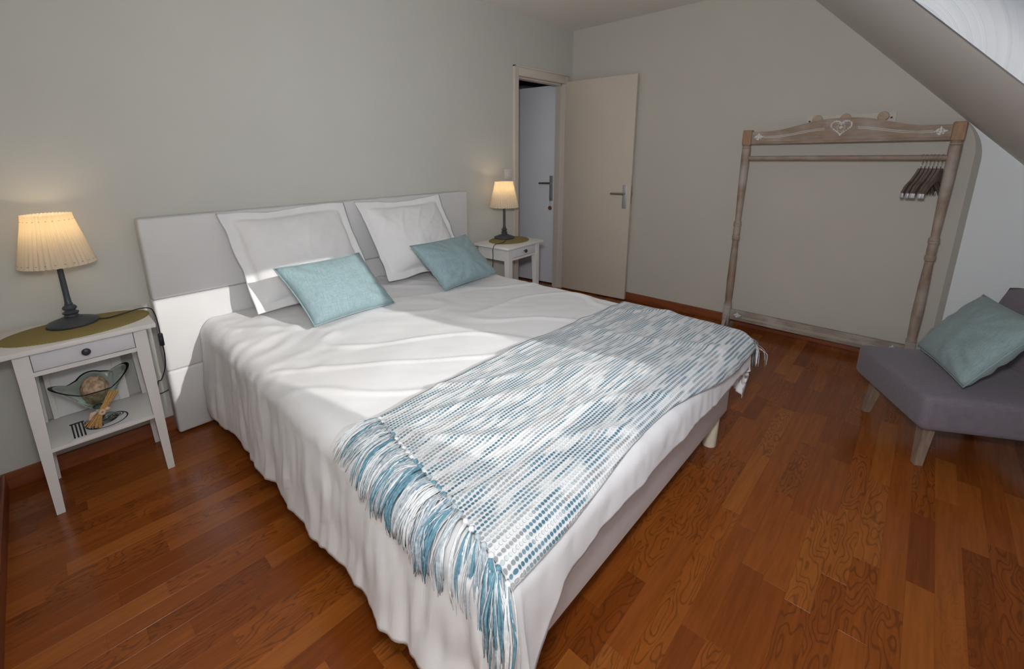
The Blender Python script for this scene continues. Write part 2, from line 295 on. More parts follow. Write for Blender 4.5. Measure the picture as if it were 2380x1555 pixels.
# ------------------------------------------------------------------ builders
def mesh_obj(name, verts, faces, mat, parent=None, smooth=False, mats=None, fm=None):
    me = bpy.data.meshes.new(name); me.from_pydata([tuple(v) for v in verts], [], faces)
    for m in (mats or [mat]): me.materials.append(M[m] if isinstance(m, str) else m)
    if fm:
        for p, i in zip(me.polygons, fm): p.material_index = i
    if smooth:
        for p in me.polygons: p.use_smooth = True
    me.update()
    o = bpy.data.objects.new(name, me); C.objects.link(o)
    if parent: o.parent = parent
    return o
class MB:
    def __init__(s): s.v = []; s.f = []; s.m = []; s.cur = 0
    def add(s, vs, fs):
        n = len(s.v); s.v += [Vector(v) for v in vs]
        for f in fs: s.f.append(tuple(i+n for i in f)); s.m.append(s.cur)
    def box(s, x0, x1, y0, y1, z0, z1, bev=0.0):
        if bev <= 0:
            s.add([(x, y, z) for x in (x0, x1) for y in (y0, y1) for z in (z0, z1)],
                  [(0, 1, 3, 2), (4, 6, 7, 5), (0, 4, 5, 1), (2, 3, 7, 6), (0, 2, 6, 4), (1, 5, 7, 3)]); return
        bm = bmesh.new(); r = bmesh.ops.create_cube(bm, size=1)
        for v in r['verts']:
            v.co = Vector(((x0+x1)/2+v.co.x*(x1-x0), (y0+y1)/2+v.co.y*(y1-y0), (z0+z1)/2+v.co.z*(z1-z0)))
        bmesh.ops.bevel(bm, geom=bm.edges[:], offset=bev, segments=3 if bev > 0.004 else 2, affect='EDGES', profile=0.5)
        bm.verts.index_update(); s.add([v.co.copy() for v in bm.verts], [tuple(v.index for v in f.verts) for f in bm.faces]); bm.free()
    def lathe(s, prof, n=24, cx=0, cy=0, cz=0, cap=True):
        vs = []; fs = []
        for r, z in prof:
            for k in range(n): a = 2*PI*k/n; vs.append((cx+r*math.cos(a), cy+r*math.sin(a), cz+z))
        for i in range(len(prof)-1):
            for k in range(n):
                k2 = (k+1) % n; fs.append((i*n+k, i*n+k2, (i+1)*n+k2, (i+1)*n+k))
        if cap:
            fs.append(tuple(reversed(range(n)))); fs.append(tuple(range((len(prof)-1)*n, len(prof)*n)))
        s.add(vs, fs)
    def tube(s, pts, r, n=6, closed=False, cap=True):
        pts = [Vector(p) for p in pts]; m = len(pts); vs = []; fs = []
        rr = r if isinstance(r, (list, tuple)) else [r]*m
        up = None
        for i, p in enumerate(pts):
            if closed: t = pts[(i+1) % m]-pts[i-1]
            else: t = pts[min(i+1, m-1)]-pts[max(i-1, 0)]
            if t.length < 1e-9: t = Vector((0, 0, 1))
            t.normalize()
            if up is None: up = Vector((0, 0, 1)) if abs(t.z) < 0.9 else Vector((1, 0, 0))
            a = t.cross(up)
            if a.length < 1e-6: a = t.cross(Vector((0.3, 0.9, 0.2)))
            a.normalize(); b = a.cross(t).normalized(); up = b
            for k in range(n):
                an = 2*PI*k/n; vs.append(p+(a*math.cos(an)+b*math.sin(an))*rr[i])
        for i in range(m if closed else m-1):
            j = (i+1) % m
            for k in range(n):
                k2 = (k+1) % n; fs.append((i*n+k, i*n+k2, j*n+k2, j*n+k))
        if cap and not closed:
            fs.append(tuple(reversed(range(n)))); fs.append(tuple(range((m-1)*n, m*n)))
        s.add(vs, fs)
    def prism(s, poly, axis, a, b):
        # poly: 2D points in the other two axes (in xyz order); extruded from a to b along axis
        n = len(poly); vs = []
        for h in (a, b):
            for p, q in poly:
                vs.append({'x': (h, p, q), 'y': (p, h, q), 'z': (p, q, h)}[axis])
        fs = [tuple(range(n)), tuple(range(2*n-1, n-1, -1))]
        for i in range(n):
            j = (i+1) % n; fs.append((i, i+n, j+n, j))
        s.add(vs, fs)
    def ball(s, c, r, nu=16, nv=10, sc_=(1, 1, 1)):
        c = Vector(c); vs = []; fs = []
        for i in range(nv+1):
            t = PI*i/nv
            for k in range(nu):
                a = 2*PI*k/nu; vs.append(c+Vector((r*sc_[0]*math.sin(t)*math.cos(a), r*sc_[1]*math.sin(t)*math.sin(a), r*sc_[2]*math.cos(t))))
        for i in range(nv):
            for k in range(nu):
                k2 = (k+1) % nu; fs.append((i*nu+k, i*nu+k2, (i+1)*nu+k2, (i+1)*nu+k))
        s.add(vs, fs)
    def build(s, name, mat, parent=None, smooth=False, mats=None, angle=None):
        o = mesh_obj(name, s.v, s.f, mat, parent, smooth, mats, s.m if mats else None)
        bm = bmesh.new(); bm.from_mesh(o.data)
        bmesh.ops.remove_doubles(bm, verts=bm.verts, dist=1e-6)
        bmesh.ops.dissolve_degenerate(bm, edges=bm.edges, dist=1e-7)
        bmesh.ops.recalc_face_normals(bm, faces=bm.faces); bm.to_mesh(o.data); bm.free()
        if angle is not None:
            for p in o.data.polygons: p.use_smooth = True
            try: o.data.set_sharp_from_angle(angle=math.radians(angle))
            except Exception: pass
        return o
def thing(name, label, cat, loc=(0, 0, 0), rotz=0.0, group=None):
    o = bpy.data.objects.new(name, None); C.objects.link(o); o.empty_display_size = 0.1
    o.location = loc; o.rotation_euler = (0, 0, rotz); tag(o, label, cat, group); return o
def tag(o, label, cat, group=None):
    o['label'] = label; o['category'] = cat
    if group: o['group'] = group
    return o
def struct(o, label=None, cat=None):
    o['kind'] = 'structure'
    if label: o['label'] = label
    if cat: o['category'] = cat
    return o
def box_obj(name, b, mat, parent=None, bev=0.0):
    m = MB(); m.box(*b, bev=bev); return m.build(name, mat, parent, angle=40 if bev else None)

# ------------------------------------------------------------------ the room
XF, H = 4.158, 2.5085            # far wall, ceiling height
YK = -3.45                        # knee wall
SL_K, SL_Z = 0.968, 4.2126        # slope: z = SL_Z + SL_K*y
def slope_z(y): return SL_Z + SL_K*y
YC = (H-SL_Z)/SL_K                # where the slope meets the flat ceiling
T = 0.10
DX0, DX1, DZ = 3.352, 4.03, 2.03  # door opening

# headboard wall with the door opening
m = MB(); m.box(-T, DX0-0.004, 0, T, -0.1, H+0.1); m.box(DX0-0.004, DX1+0.004, 0, T, DZ+0.004, H+0.1); m.box(DX1+0.004, XF+T, 0, T, -0.1, H+0.1)
struct(m.build('wall_back', 'wall'), 'plain pale greige painted wall behind the bed headboard', 'wall')
m = MB(); m.prism([(T, -0.1), (T, H+0.1), (YC, H+0.1), (YK-T, slope_z(YK-T)+0.1), (YK-T, -0.1)], 'x', -T, 0)
struct(m.build('wall_left', 'wall'), 'pale greige side wall at the left edge beside the bedside table', 'wall')
# far gable wall: beige colour that ends in a rounded darker taupe band, white beyond
def far_wall():
    yb, R = -2.853, 0.34
    def arc(off):
        # outline of the beige field: down the slope line, round the corner, down to the floor
        y1 = yb+off
        z_hi = slope_z(y1)
        pts = []
        a0 = math.atan2(SL_K, 1)                     # slope direction angle
        dist = R*math.tan((PI/2-a0)/2)
        c1 = Vector((y1+dist*math.cos(a0), z_hi+dist*math.sin(a0)))
        c2 = Vector((y1, z_hi-dist)); ctrl = Vector((y1, z_hi))
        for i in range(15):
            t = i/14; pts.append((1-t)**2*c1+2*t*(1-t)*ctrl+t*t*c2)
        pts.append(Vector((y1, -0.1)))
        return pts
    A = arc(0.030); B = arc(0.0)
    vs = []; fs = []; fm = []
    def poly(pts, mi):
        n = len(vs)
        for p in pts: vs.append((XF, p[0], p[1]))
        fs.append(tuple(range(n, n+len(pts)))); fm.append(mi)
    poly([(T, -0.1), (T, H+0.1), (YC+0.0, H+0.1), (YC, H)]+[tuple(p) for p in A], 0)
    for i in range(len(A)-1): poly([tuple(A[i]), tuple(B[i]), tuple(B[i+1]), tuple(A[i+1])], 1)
    # beyond: strip down the slope, then the white field
    end = (YK-T, slope_z(YK-T))
    poly([tuple(p) for p in B]+[(YK-T, -0.1), end], 2)
    n = len(vs)
    for (y, z) in ((T, -0.1), (T, H+0.1), (YC, H+0.1), end, (YK-T, -0.1)): vs.append((XF+T, y, z))
    fs.append(tuple(range(n, n+5))); fm.append(0)
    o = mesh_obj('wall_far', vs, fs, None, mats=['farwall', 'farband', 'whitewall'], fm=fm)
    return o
struct(far_wall(), 'beige gable wall behind the clothes rack with a rounded taupe edge', 'wall')
m = MB(); m.box(-T, XF+T, YK-T, YK, -0.1, slope_z(YK)+0.1)
struct(m.build('wall_knee', 'whitewall'), 'low white knee wall under the roof slope behind the armchair', 'wall')
m = MB(); m.box(-T, XF+T, YC-0.02, T, H, H+0.1)
struct(m.build('ceiling', 'ceil'), 'flat off-white ceiling above the bed', 'ceiling')
# the roof slope with a skylight opening and its shaft
def sky_x(y, side):   # side 1 = far cheek, 0 = near cheek
    return (1.95 + 0.24*(-2.787-y)) if side else (1.205 + 0.24*(-2.965-y))
SY0, SY1 = -2.49, -3.28
nrm = Vector((0, SL_K, -1)).normalized()*-1     # up and out of the room
def sp(x, y, d=0.0): return Vector((x, y, slope_z(y)))+nrm*d
def slope_panel(mb, quad, th=0.12):
    vs = [sp(*q) for q in quad]+[sp(*q, th) for q in quad]
    mb.add(vs, [(0, 1, 2, 3), (7, 6, 5, 4), (0, 4, 5, 1), (1, 5, 6, 2), (2, 6, 7, 3), (3, 7, 4, 0)])
yt, yb_ = YC, YK-T
m = MB()
for q in ([(-T, yt), (sky_x(SY0, 0), yt), (sky_x(SY0, 0), SY0), (-T, SY0)],
          [(-T, SY0), (sky_x(SY0, 0), SY0), (sky_x(SY1, 0), SY1), (-T, SY1)],
          [(-T, SY1), (sky_x(SY1, 0), SY1), (sky_x(SY1, 0), yb_), (-T, yb_)],
          [(sky_x(SY0, 0), yt), (sky_x(SY0, 1), yt), (sky_x(SY0, 1), SY0), (sky_x(SY0, 0), SY0)],
          [(sky_x(SY1, 0), SY1), (sky_x(SY1, 1), SY1), (sky_x(SY1, 1), yb_), (sky_x(SY1, 0), yb_)],
          [(sky_x(SY0, 1), yt), (XF+T, yt), (XF+T, SY0), (sky_x(SY0, 1), SY0)],
          [(sky_x(SY0, 1), SY0), (XF+T, SY0), (XF+T, SY1), (sky_x(SY1, 1), SY1)],
          [(sky_x(SY1, 1), SY1), (XF+T, SY1), (XF+T, yb_), (sky_x(SY1, 1), yb_)]):
    slope_panel(m, q)
struct(m.build('ceiling_slope', 'slope'), 'sloping grey-white attic ceiling above the clothes rack and armchair', 'ceiling')
# shaft lining: four reveal boards
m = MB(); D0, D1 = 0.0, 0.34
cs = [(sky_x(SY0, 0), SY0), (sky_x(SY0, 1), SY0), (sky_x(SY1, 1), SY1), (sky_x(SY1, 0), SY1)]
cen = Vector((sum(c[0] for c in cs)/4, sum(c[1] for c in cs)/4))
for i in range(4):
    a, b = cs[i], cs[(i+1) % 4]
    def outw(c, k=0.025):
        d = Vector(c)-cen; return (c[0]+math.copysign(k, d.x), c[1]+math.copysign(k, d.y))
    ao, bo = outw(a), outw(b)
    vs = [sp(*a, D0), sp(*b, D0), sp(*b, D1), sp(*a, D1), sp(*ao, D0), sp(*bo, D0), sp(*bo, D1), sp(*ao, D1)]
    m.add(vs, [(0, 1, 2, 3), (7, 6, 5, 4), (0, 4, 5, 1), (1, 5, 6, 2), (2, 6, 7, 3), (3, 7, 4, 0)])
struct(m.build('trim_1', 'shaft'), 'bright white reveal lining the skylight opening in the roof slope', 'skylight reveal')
win = bpy.data.objects.new('window_1', None); C.objects.link(win); win.location = (1.55, -2.9, 1.75)
struct(win, 'roof window at the top of the skylight shaft, out of view', 'window')
m = MB()
fr = [outw(c, -0.05) for c in cs]
for i in range(4):
    a, b, ai, bi = cs[i], cs[(i+1) % 4], fr[i], fr[(i+1) % 4]
    vs = [sp(*q, d) for d in (D1-0.06, D1) for q in (a, b, bi, ai)]
    m.add(vs, [(0, 1, 2, 3), (7, 6, 5, 4), (0, 4, 5, 1), (1, 5, 6, 2), (2, 6, 7, 3), (3, 7, 4, 0)])
for v in m.v: v -= win.location
m.build('window_frame', 'white', win)
m = MB(); m.add([sp(*q, d)-win.location for d in (D1-0.035, D1-0.030) for q in fr], [(0, 1, 2, 3), (7, 6, 5, 4), (0, 4, 5, 1), (1, 5, 6, 2), (2, 6, 7, 3), (3, 7, 4, 0)])
m.build('window_pane', 'pane', win)
# hall behind the door
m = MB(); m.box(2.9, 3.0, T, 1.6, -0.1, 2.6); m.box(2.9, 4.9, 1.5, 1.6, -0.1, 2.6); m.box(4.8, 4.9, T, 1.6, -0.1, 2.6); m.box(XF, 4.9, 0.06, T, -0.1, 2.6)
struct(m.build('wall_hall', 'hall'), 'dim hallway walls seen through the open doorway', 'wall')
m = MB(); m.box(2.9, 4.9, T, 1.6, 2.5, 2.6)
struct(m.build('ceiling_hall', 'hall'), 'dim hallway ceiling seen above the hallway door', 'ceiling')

# floor: slab with parquet strips
m = MB(); m.box(-T, XF+T, YK-T, T, -0.1, -0.012); m.box(2.9, 4.9, T, 1.6, -0.1, -0.012)
floor = struct(m.build('floor', 'subfloor'), 'glossy orange-brown parquet floor of staggered strips', 'floor')
W_ST = 0.0685; strips = []
y = 0.0; row = 0
rs = random.Random(11)
while y > YK:
    x = -rs.uniform(0, 0.4)
    y1 = max(y-W_ST, YK)
    while x < XF:
        L = rs.choice((0.28, 0.34, 0.40, 0.46, 0.52, 0.60)); x2 = x+L
        strips.append((max(x, 0), min(x2, XF), y1, y)); x = x2
    y = y1; row += 1
strips = [s for s in strips if s[1]-s[0] > 0.01]
def proj(p):
    d = Vector(p)-CAM; z = d.dot(fwd)
    if z < 0.15: return None
    return CX+F_PX*d.dot(r2)/z, CY-F_PX*d.dot(u2)/z
def strip_area(s):
    cxm, cym = (s[0]+s[1])/2, (s[2]+s[3])/2
    if 0.80 < cxm < 2.5 and -2.0 < cym < -0.12: return 0
    ps = [proj((x, y, 0)) for x, y in ((s[0], s[2]), (s[1], s[2]), (s[1], s[3]), (s[0], s[3]))]
    if any(p is None for p in ps): return 0
    if all(p[0] < 0 or p[0] > 2380 or p[1] > 1555 for p in ps): return 0
    return abs(sum(ps[i][0]*ps[(i+1) % 4][1]-ps[(i+1) % 4][0]*ps[i][1] for i in range(4)))/2
strips.sort(key=strip_area, reverse=True)
def strip_mesh(mb, s, ox=0, oy=0):
    g, c = 0.0001, 0.00015; x0, x1, y0, y1 = s[0]-ox+g, s[1]-ox-g, s[2]-oy+g, s[3]-oy-g
    vs = [(x0, y0, -0.012), (x1, y0, -0.012), (x1, y1, -0.012), (x0, y1, -0.012), (x0, y0, -c), (x1, y0, -c), (x1, y1, -c), (x0, y1, -c),
          (x0+c, y0+c, 0), (x1-c, y0+c, 0), (x1-c, y1-c, 0), (x0+c, y1-c, 0)]
    fs = [(8, 9, 10, 11)]+[(a, (a+1) % 4, (a+1) % 4+4, a+4) for a in range(4)]+[(a+4, (a+1) % 4+4, (a+1) % 4+8, a+8) for a in range(4)]+[(3, 2, 1, 0)]
    mb.add(vs, fs)
NV = sum(1 for s in strips if strip_area(s) > 60); NV = min(NV, 300)
cache = {}
for s in strips[:NV]:
    key = (round(s[1]-s[0], 4), round(s[3]-s[2], 4)); cxm, cym = (s[0]+s[1])/2, (s[2]+s[3])/2
    if key not in cache:
        mb = MB(); strip_mesh(mb, s, cxm, cym); o = mesh_obj('parquet_strip', mb.v, mb.f, 'parquet', floor); cache[key] = o.data
    else:
        o = bpy.data.objects.new('parquet_strip', cache[key]); C.objects.link(o); o.parent = floor
    o.location = (cxm, cym, 0)
mb = MB()
for s in strips[NV:]: strip_mesh(mb, s)
for k in range(22):
    for q in range(4): strip_mesh(mb, (2.9+q*0.5, 3.4+q*0.5, T+k*W_ST-0.1, T+(k+1)*W_ST-0.1)) if T+k*W_ST-0.1 >= 0 else None
o = mesh_obj('parquet_field', mb.v, mb.f, 'parquet', floor); o['kind'] = 'stuff'
# baseboards
def baseboard(name, b, label):
    o = box_obj(name, b, 'base', bev=0.003); return struct(o, label, 'baseboard')
m = MB(); m.box(0, DX0-0.06, -0.015, 0, 0, 0.076, 0.003)
struct(m.build('baseboard_back', 'base', angle=40), 'reddish wooden baseboard along the wall behind the headboard', 'baseboard')
baseboard('baseboard_left', (0, 0.015, YK, -0.015, 0, 0.076), 'dark wooden baseboard along the left side wall')
baseboard('baseboard_far', (XF-0.015, XF, YK, -0.0, 0, 0.076), 'reddish wooden baseboard along the gable wall behind the clothes rack')
baseboard('baseboard_knee', (0.015, XF-0.015, YK, YK+0.015, 0, 0.076), 'wooden baseboard along the knee wall under the slope')
# door casing
m = MB()
m.box(DX0-0.056, DX0, -0.016, 0.10, 0, DZ+0.068, 0.004); m.box(DX1, DX1+0.056, -0.016, 0.10, 0, DZ+0.068, 0.004); m.box(DX0-0.002, DX1+0.002, -0.016, 0.10, DZ, DZ+0.068, 0.004)
m.box(DX0-0.062, DX0-0.050, -0.024, 0.0, 0, DZ+0.078, 0.002); m.box(DX0-0.062, DX1+0.062, -0.024, 0.0, DZ+0.066, DZ+0.078, 0.002)
m.box(DX0, DX0+0.012, 0.03, 0.09, 0, DZ); m.box(DX1-0.012, DX1, 0.03, 0.09, 0, DZ); m.box(DX0, DX1, 0.03, 0.09, DZ-0.012, DZ)
struct(m.build('trim_2', 'frame', angle=40), 'cream painted casing around the open doorway', 'door frame')

def lever_set(parent, yloc, x0, sgn, mat_plate='steel', mat_lever='handle'):
    """plate and lever on the face x=x0 (facing sgn) of a leaf whose local frame is (x normal, y along leaf, z up)"""
    m = MB(); m.box(min(x0, x0+sgn*0.006), max(x0, x0+sgn*0.006), yloc-0.021, yloc+0.021, 0.885, 1.10, 0.002)
    pl = m.build('handle_plate', mat_plate, parent, angle=40)
    m = MB(); m.tube([(x0, yloc, 1.022), (x0+sgn*0.03, yloc, 1.022), (x0+sgn*0.045, yloc, 1.022)], 0.010, 10)
    m.tube([(x0+sgn*0.042, yloc-0.008, 1.022), (x0+sgn*0.047, yloc+0.03, 1.022), (x0+sgn*0.047, yloc+0.12, 1.020)], [0.011, 0.0105, 0.009], 10)
    m.build('lever', mat_lever, pl, angle=40)
    return pl
# leaf of the open door, hinged at the right jamb, swung into the room
d1 = bpy.data.objects.new('door_1', None); C.objects.link(d1)
hx, hy = 4.035, -0.020; fx, fy = 4.100, -0.712
d1.location = (hx, hy, 0); ang = math.atan2(fy-hy, fx-hx)
d1.rotation_euler = (0, 0, ang+PI/2)         # local -y runs along the leaf
struct(d1, 'cream flush door swung open against the beige gable wall', 'door')
Lw = math.hypot(fx-hx, fy-hy)
m = MB(); m.box(0.0, 0.038, -Lw, 0, 0.012, 2.045, 0.002); m.build('door_leaf', 'door', d1, angle=40)
pl = lever_set(d1, -Lw+0.055, 0.0, -1)
m = MB(); m.box(0.010, 0.028, -Lw-0.0015, -Lw+0.001, 0.93, 1.10); m.box(0.014, 0.024, -Lw-0.008, -Lw, 1.005, 1.035); m.build('latch', 'handle', d1)
for hz in (0.25, 1.0, 1.8):
    m = MB(); m.lathe([(0.007, 0), (0.007, 0.08)], 10, -0.004, 0.006, hz); m.build('hinge', 'frame', d1, smooth=False)
# the grey door in the hallway beyond
d2 = bpy.data.objects.new('door_2', None); C.objects.link(d2); d2.location = (4.105, 0.105, 0)
d2.rotation_euler = (0, 0, 0.115)            # local +y runs along the leaf
struct(d2, 'pale grey hallway door seen through the doorway, key in its lock', 'door')
m = MB(); m.box(0, 0.038, 0, 0.74, 0.012, 2.045, 0.002); m.build('door_leaf', 'door2', d2, angle=40)
m = MB(); m.box(-0.006, 0, 0.055, 0.097, 0.905, 1.165, 0.002); p2 = m.build('handle_plate', 'steel', d2, angle=40)
m = MB(); m.tube([(0, 0.076, 1.09), (-0.045, 0.076, 1.09)], 0.010, 10); m.tube([(-0.042, 0.068, 1.09), (-0.047, 0.11, 1.09), (-0.047, 0.20, 1.088)], [0.011, 0.0105, 0.009], 10)
m.build('lever', 'handle', p2, angle=40)
m = MB(); m.box(0.010, 0.028, -0.002, 0.002, 0.90, 1.16); m.build('latch', 'brass', d2)
kr = thing('key_ring', 'key in the hallway door lock with a round brown leather fob', 'key', (4.105-0.006, 0.105+0.076, 0.95))
kr.rotation_euler = (0, 0, 0.115)
m = MB(); m.tube([(0.0, 0, 0), (-0.022, 0, 0)], 0.004, 8); m.tube([(-0.024+0.0, 0.013*math.cos(a), -0.004+0.013*math.sin(a)) for a in [i*2*PI/14 for i in range(14)]], 0.0022, 6, closed=True); m.build('key', 'steel', kr, smooth=True)
m = MB(); m.tube([(-0.024, 0.004*math.sin(i*2.1), -0.012-0.085*i/8) for i in range(9)], 0.0016, 6); m.build('chain', 'leatherfob', kr, smooth=True)
m = MB(); n0 = len(m.v); m.lathe([(0.020, -0.003), (0.022, -0.001), (0.022, 0.001), (0.020, 0.003)], 20)
for v in m.v: v.xyz = (v.z-0.024, v.x, v.y-0.118)
m.build('fob', 'leatherfob', kr, angle=40)
# light switch
ls = thing('light_switch', 'small square cream light switch on the wall above the far lamp', 'light switch', (3.222, 0, 1.218))
m = MB(); m.box(-0.041, 0.041, -0.010, 0, -0.041, 0.041, 0.003); m.build('cover_plate', 'switch', ls, angle=40)
m = MB(); m.box(-0.024, 0.024, -0.014, -0.009, -0.024, 0.024, 0.002); m.build('rocker', 'switch', ls, angle=40)

# ------------------------------------------------------------------ bed
bed = thing('bed', 'double bed with a wide white padded headboard and cream legs', 'bed', (1.64, -1.1, 0))
bl = bed.location
def bbox(name, b, mat, bev, parent=bed):
    m = MB(); m.box(b[0]-bl.x, b[1]-bl.x, b[2]-bl.y, b[3]-bl.y, b[4], b[5], bev); return m.build(name, mat, parent, angle=50)
HX0, HX1, HZ, HD = 0.616, 2.658, 1.111, 0.093
# headboard: three stacked padded sections with shallow grooves
hb = MB(); hb.box(HX0+0.01-bl.x, HX1-0.01-bl.x, -HD+0.02-bl.y, -0.003-bl.y, 0.01, HZ-0.01)
hbo = hb.build('headboard', 'leather', bed)
for (z0, z1) in ((0.008, 0.350), (0.350, 0.722), (0.722, HZ)):
    m = MB(); m.box(HX0-bl.x, HX1-bl.x, -HD-bl.y, -0.004-bl.y, z0+0.0002, z1-0.0002, 0.013); m.build('headboard_pad', 'leather', hbo, angle=60)
BX0, BX1, BY0, BY1 = 0.845, 2.440, -2.130, -0.10
bbox('base', (BX0, BX1, BY0, BY1, 0.172, 0.405), 'bedbase', 0.008)
bbox('mattress', (BX0+0.01, BX1-0.01, BY0+0.02, BY1, 0.405, 0.535), 'mattress', 0.04)
for lx, ly in ((0.93, -2.07), (2.375, -2.085), (0.93, -0.25), (2.375, -0.25)):
    m = MB(); m.lathe([(0.030, 0), (0.031, 0.004), (0.034, 0.172)], 20, lx-bl.x, ly-bl.y, 0); m.build('leg', 'leg_cream', bed, angle=40)

# duvet: surface function over (x across, y along), overhang on left, foot and right
DXL, DXR, DYF, DYH = 0.775, 2.505, -2.195, -0.100
RR = 0.075; TOPZ = 0.572
def edge(d, flare):
    q = RR*PI/2
    if d < q: return RR*math.sin(d/RR), RR*(1-math.cos(d/RR))
    return RR+flare*(d-q), RR+(d-q)
def nz(x, y=0, z=0): return noise.noise(Vector((x, y, z)))
def duvet(x, y, fine=True):
    """x,y are cloth coordinates (unrolled); returns a point on the upper surface"""
    xl, xr, yf = DXL+RR, DXR-RR, DYF+RR
    a = (xl-x) if x < xl else ((x-xr) if x > xr else 0.0); sx = -1 if x < xl else 1
    b = (yf-y) if y < yf else 0.0
    cx_, cy_ = min(max(x, xl), xr), max(y, yf)
    top = TOPZ + 0.022*math.sin(PI*min(max((x-DXL)/(DXR-DXL), 0), 1))
    top += 0.012*nz(x*2.1, y*2.1, 3.0)
    d = math.hypot(a, b)
    p = Vector((cx_, cy_, top)); n = Vector((0, 0, 1))
    # wrinkles on top: long shallow creases
    wr = 0.0
    if fine:
        wr += 0.006*nz(x*1.8+y*1.0, (y-x*0.4)*5, 1.0) + 0.0016*nz(x*9+1.5*y, (y+0.5*x)*16, 5.0)
        cr = nz(x*2.2+0.8*y, (y+0.35*x)*3.1, 12.0); wr += 0.007*max(0, 1-abs(cr)*9)
        near_l = max(0, 1-abs(x-0.95)/0.45)*max(0, 1-abs(y+0.55)/0.7)
        wr += near_l*0.012*nz(x*4+y*9, y*11-x*6, 8.0)
    if d > 0:
        dx, dy = sx*a/d, -b/d
        left = sx < 0
        fl = 0.10 if (left and b < a) else 0.05
        o_, dr = edge(d, fl)
        # perimeter coordinate for the folds
        th = math.atan2(b, a) if a > 0 or b > 0 else 0
        if a > 0 and b == 0: qq = (y-yf)*(1 if left else 1)+ (0 if left else 30)
        elif b > 0 and a == 0: qq = (-(PI/2)*0.35-(x-xl))
        else: qq = -th*0.35 if left else (30-th*0.35)
        k = min(1.0, max(0.0, (dr-0.03)/0.25))
        fold = (0.028*nz(qq*4.5+dr*1.2, dr*0.8, 2.0)+0.009*nz(qq*12+dr*3.0, dr*1.5, 4.0)+0.006*nz(qq*30, dr*6, 9.0))*k
        fold += 0.012*nz(qq*3, dr*5, 7.0)*k
        if left and y < -1.35: fold *= 1+1.1*min(1, (-1.35-y)/0.6)
        if b > 0 and a == 0: fold *= 0.55
        p += Vector((dx, dy, 0))*(o_+fold)
        p.z -= dr
        t = min(1, d/(RR*PI/2)); n = (Vector((dx, dy, 0))*math.sin(t*PI/2)+Vector((0, 0, 1))*math.cos(t*PI/2))
        p += n*wr*(1-t)
        p += n*0.004*nz(qq*24, dr*12, 3.3)*t
    else:
        p += n*wr
    if p.y > -0.101: p.y = -0.101
    return p
def sheet(name, xs, ys, f, mat, thick, parent=None, uv=False):
    nx, ny = len(xs), len(ys); vs = [f(x, y) for y in ys for x in xs]
    fs = [(j*nx+i, j*nx+i+1, (j+1)*nx+i+1, (j+1)*nx+i) for j in range(ny-1) for i in range(nx-1)]
    o = mesh_obj(name, vs, fs, mat, parent, smooth=True)
    if uv:
        ul = o.data.uv_layers.new(name='UVMap')
        for p in o.data.polygons:
            for li in p.loop_indices:
                vi = o.data.loops[li].vertex_index; ul.data[li].uv = (xs[vi % nx], ys[vi//nx])
    # orientation: make normals point up
    if o.data.polygons[len(o.data.polygons)//2].normal.z < 0: o.data.flip_normals()
    sol = o.modifiers.new('thickness', 'SOLIDIFY'); sol.thickness = thick; sol.offset = -1
    return o
def lin(a, b, n): return [a+(b-a)*i/(n-1) for i in range(n)]
OVL, OVF, OVR = 0.445, 0.165, 0.33
def duvet_hem(x, y):
    # scale the overhang a little along the hem so the edge is not a ruler line
    xl, xr, yf = DXL+RR, DXR-RR, DYF+RR
    if x < xl:
        k = 1+0.06*nz(y*2.6, 1.7)+0.03*nz(y*8, 6.1)- 0.17*max(0, min(1, (-0.5-y)/1.4)); x = xl-(xl-x)*k
    if y < yf:
        k = 1+0.10*nz(x*3.1, 9.7)+0.05*nz(x*9, 3.1)+1.05*max(0, min(1, (0.99-x)/0.17))
        y = yf-(yf-y)*k
    return duvet(x, y)
xs = lin(DXL+RR-OVL-0.03, DXR-RR+OVR, 230); ys = lin(DYF+RR-OVF-0.03, DYH, 210)
dv = sheet('duvet', xs, ys, duvet_hem, 'linen', 0.022)
tag(dv, 'rumpled white cotton duvet hanging over the left side of the bed', 'duvet')

# woven throw across the foot of the bed
def thr(u, v):
    """u in 0..1 left to right end, v in 0..1 upper to lower edge -> cloth coordinates"""
    x0 = 0.925-0.11*v; x1 = DXR-RR+0.075+0.015*v
    y = -1.545+0.012*math.sin(u*5) - v*(0.635+0.04*u+0.015*math.sin(u*9+1))
    return x0+(x1-x0)*u, y
def thr_p(u, v, lift=0.012):
    x, y = thr(u, v); e = 0.004
    p = duvet(x, y, False); px = duvet(x+e, y, False)-p; py = duvet(x, y+e, False)-p
    n = px.cross(py)
    n = n.normalized() if n.length > 1e-9 else Vector((0, 0, 1))
    q = duvet(x, y)
    return q+n*lift+n*0.003*nz(x*6, y*6, 20)
us, vs_ = lin(0, 1, 170), lin(0, 1, 80)
throw = thing('throw_blanket', 'blue and white woven throw with fringed ends across the foot of the bed', 'blanket', (1.7, -1.85, 0.6))
tb = mesh_obj('woven_cloth', [thr_p(u, v)-throw.location for v in vs_ for u in us],
              [(j*170+i, (j+1)*170+i, (j+1)*170+i+1, j*170+i+1) for j in range(79) for i in range(169)], 'throw', throw, smooth=True)
ul = tb.data.uv_layers.new(name='UVMap')
for p in tb.data.polygons:
    for li in p.loop_indices:
        vi = tb.data.loops[li].vertex_index; ul.data[li].uv = thr(us[vi % 170], vs_[vi//170])
if tb.data.polygons[5000].normal.z < 0: tb.data.flip_normals()
so = tb.modifiers.new('thickness', 'SOLIDIFY'); so.thickness = 0.006; so.offset = 1
rt = random.Random(5)
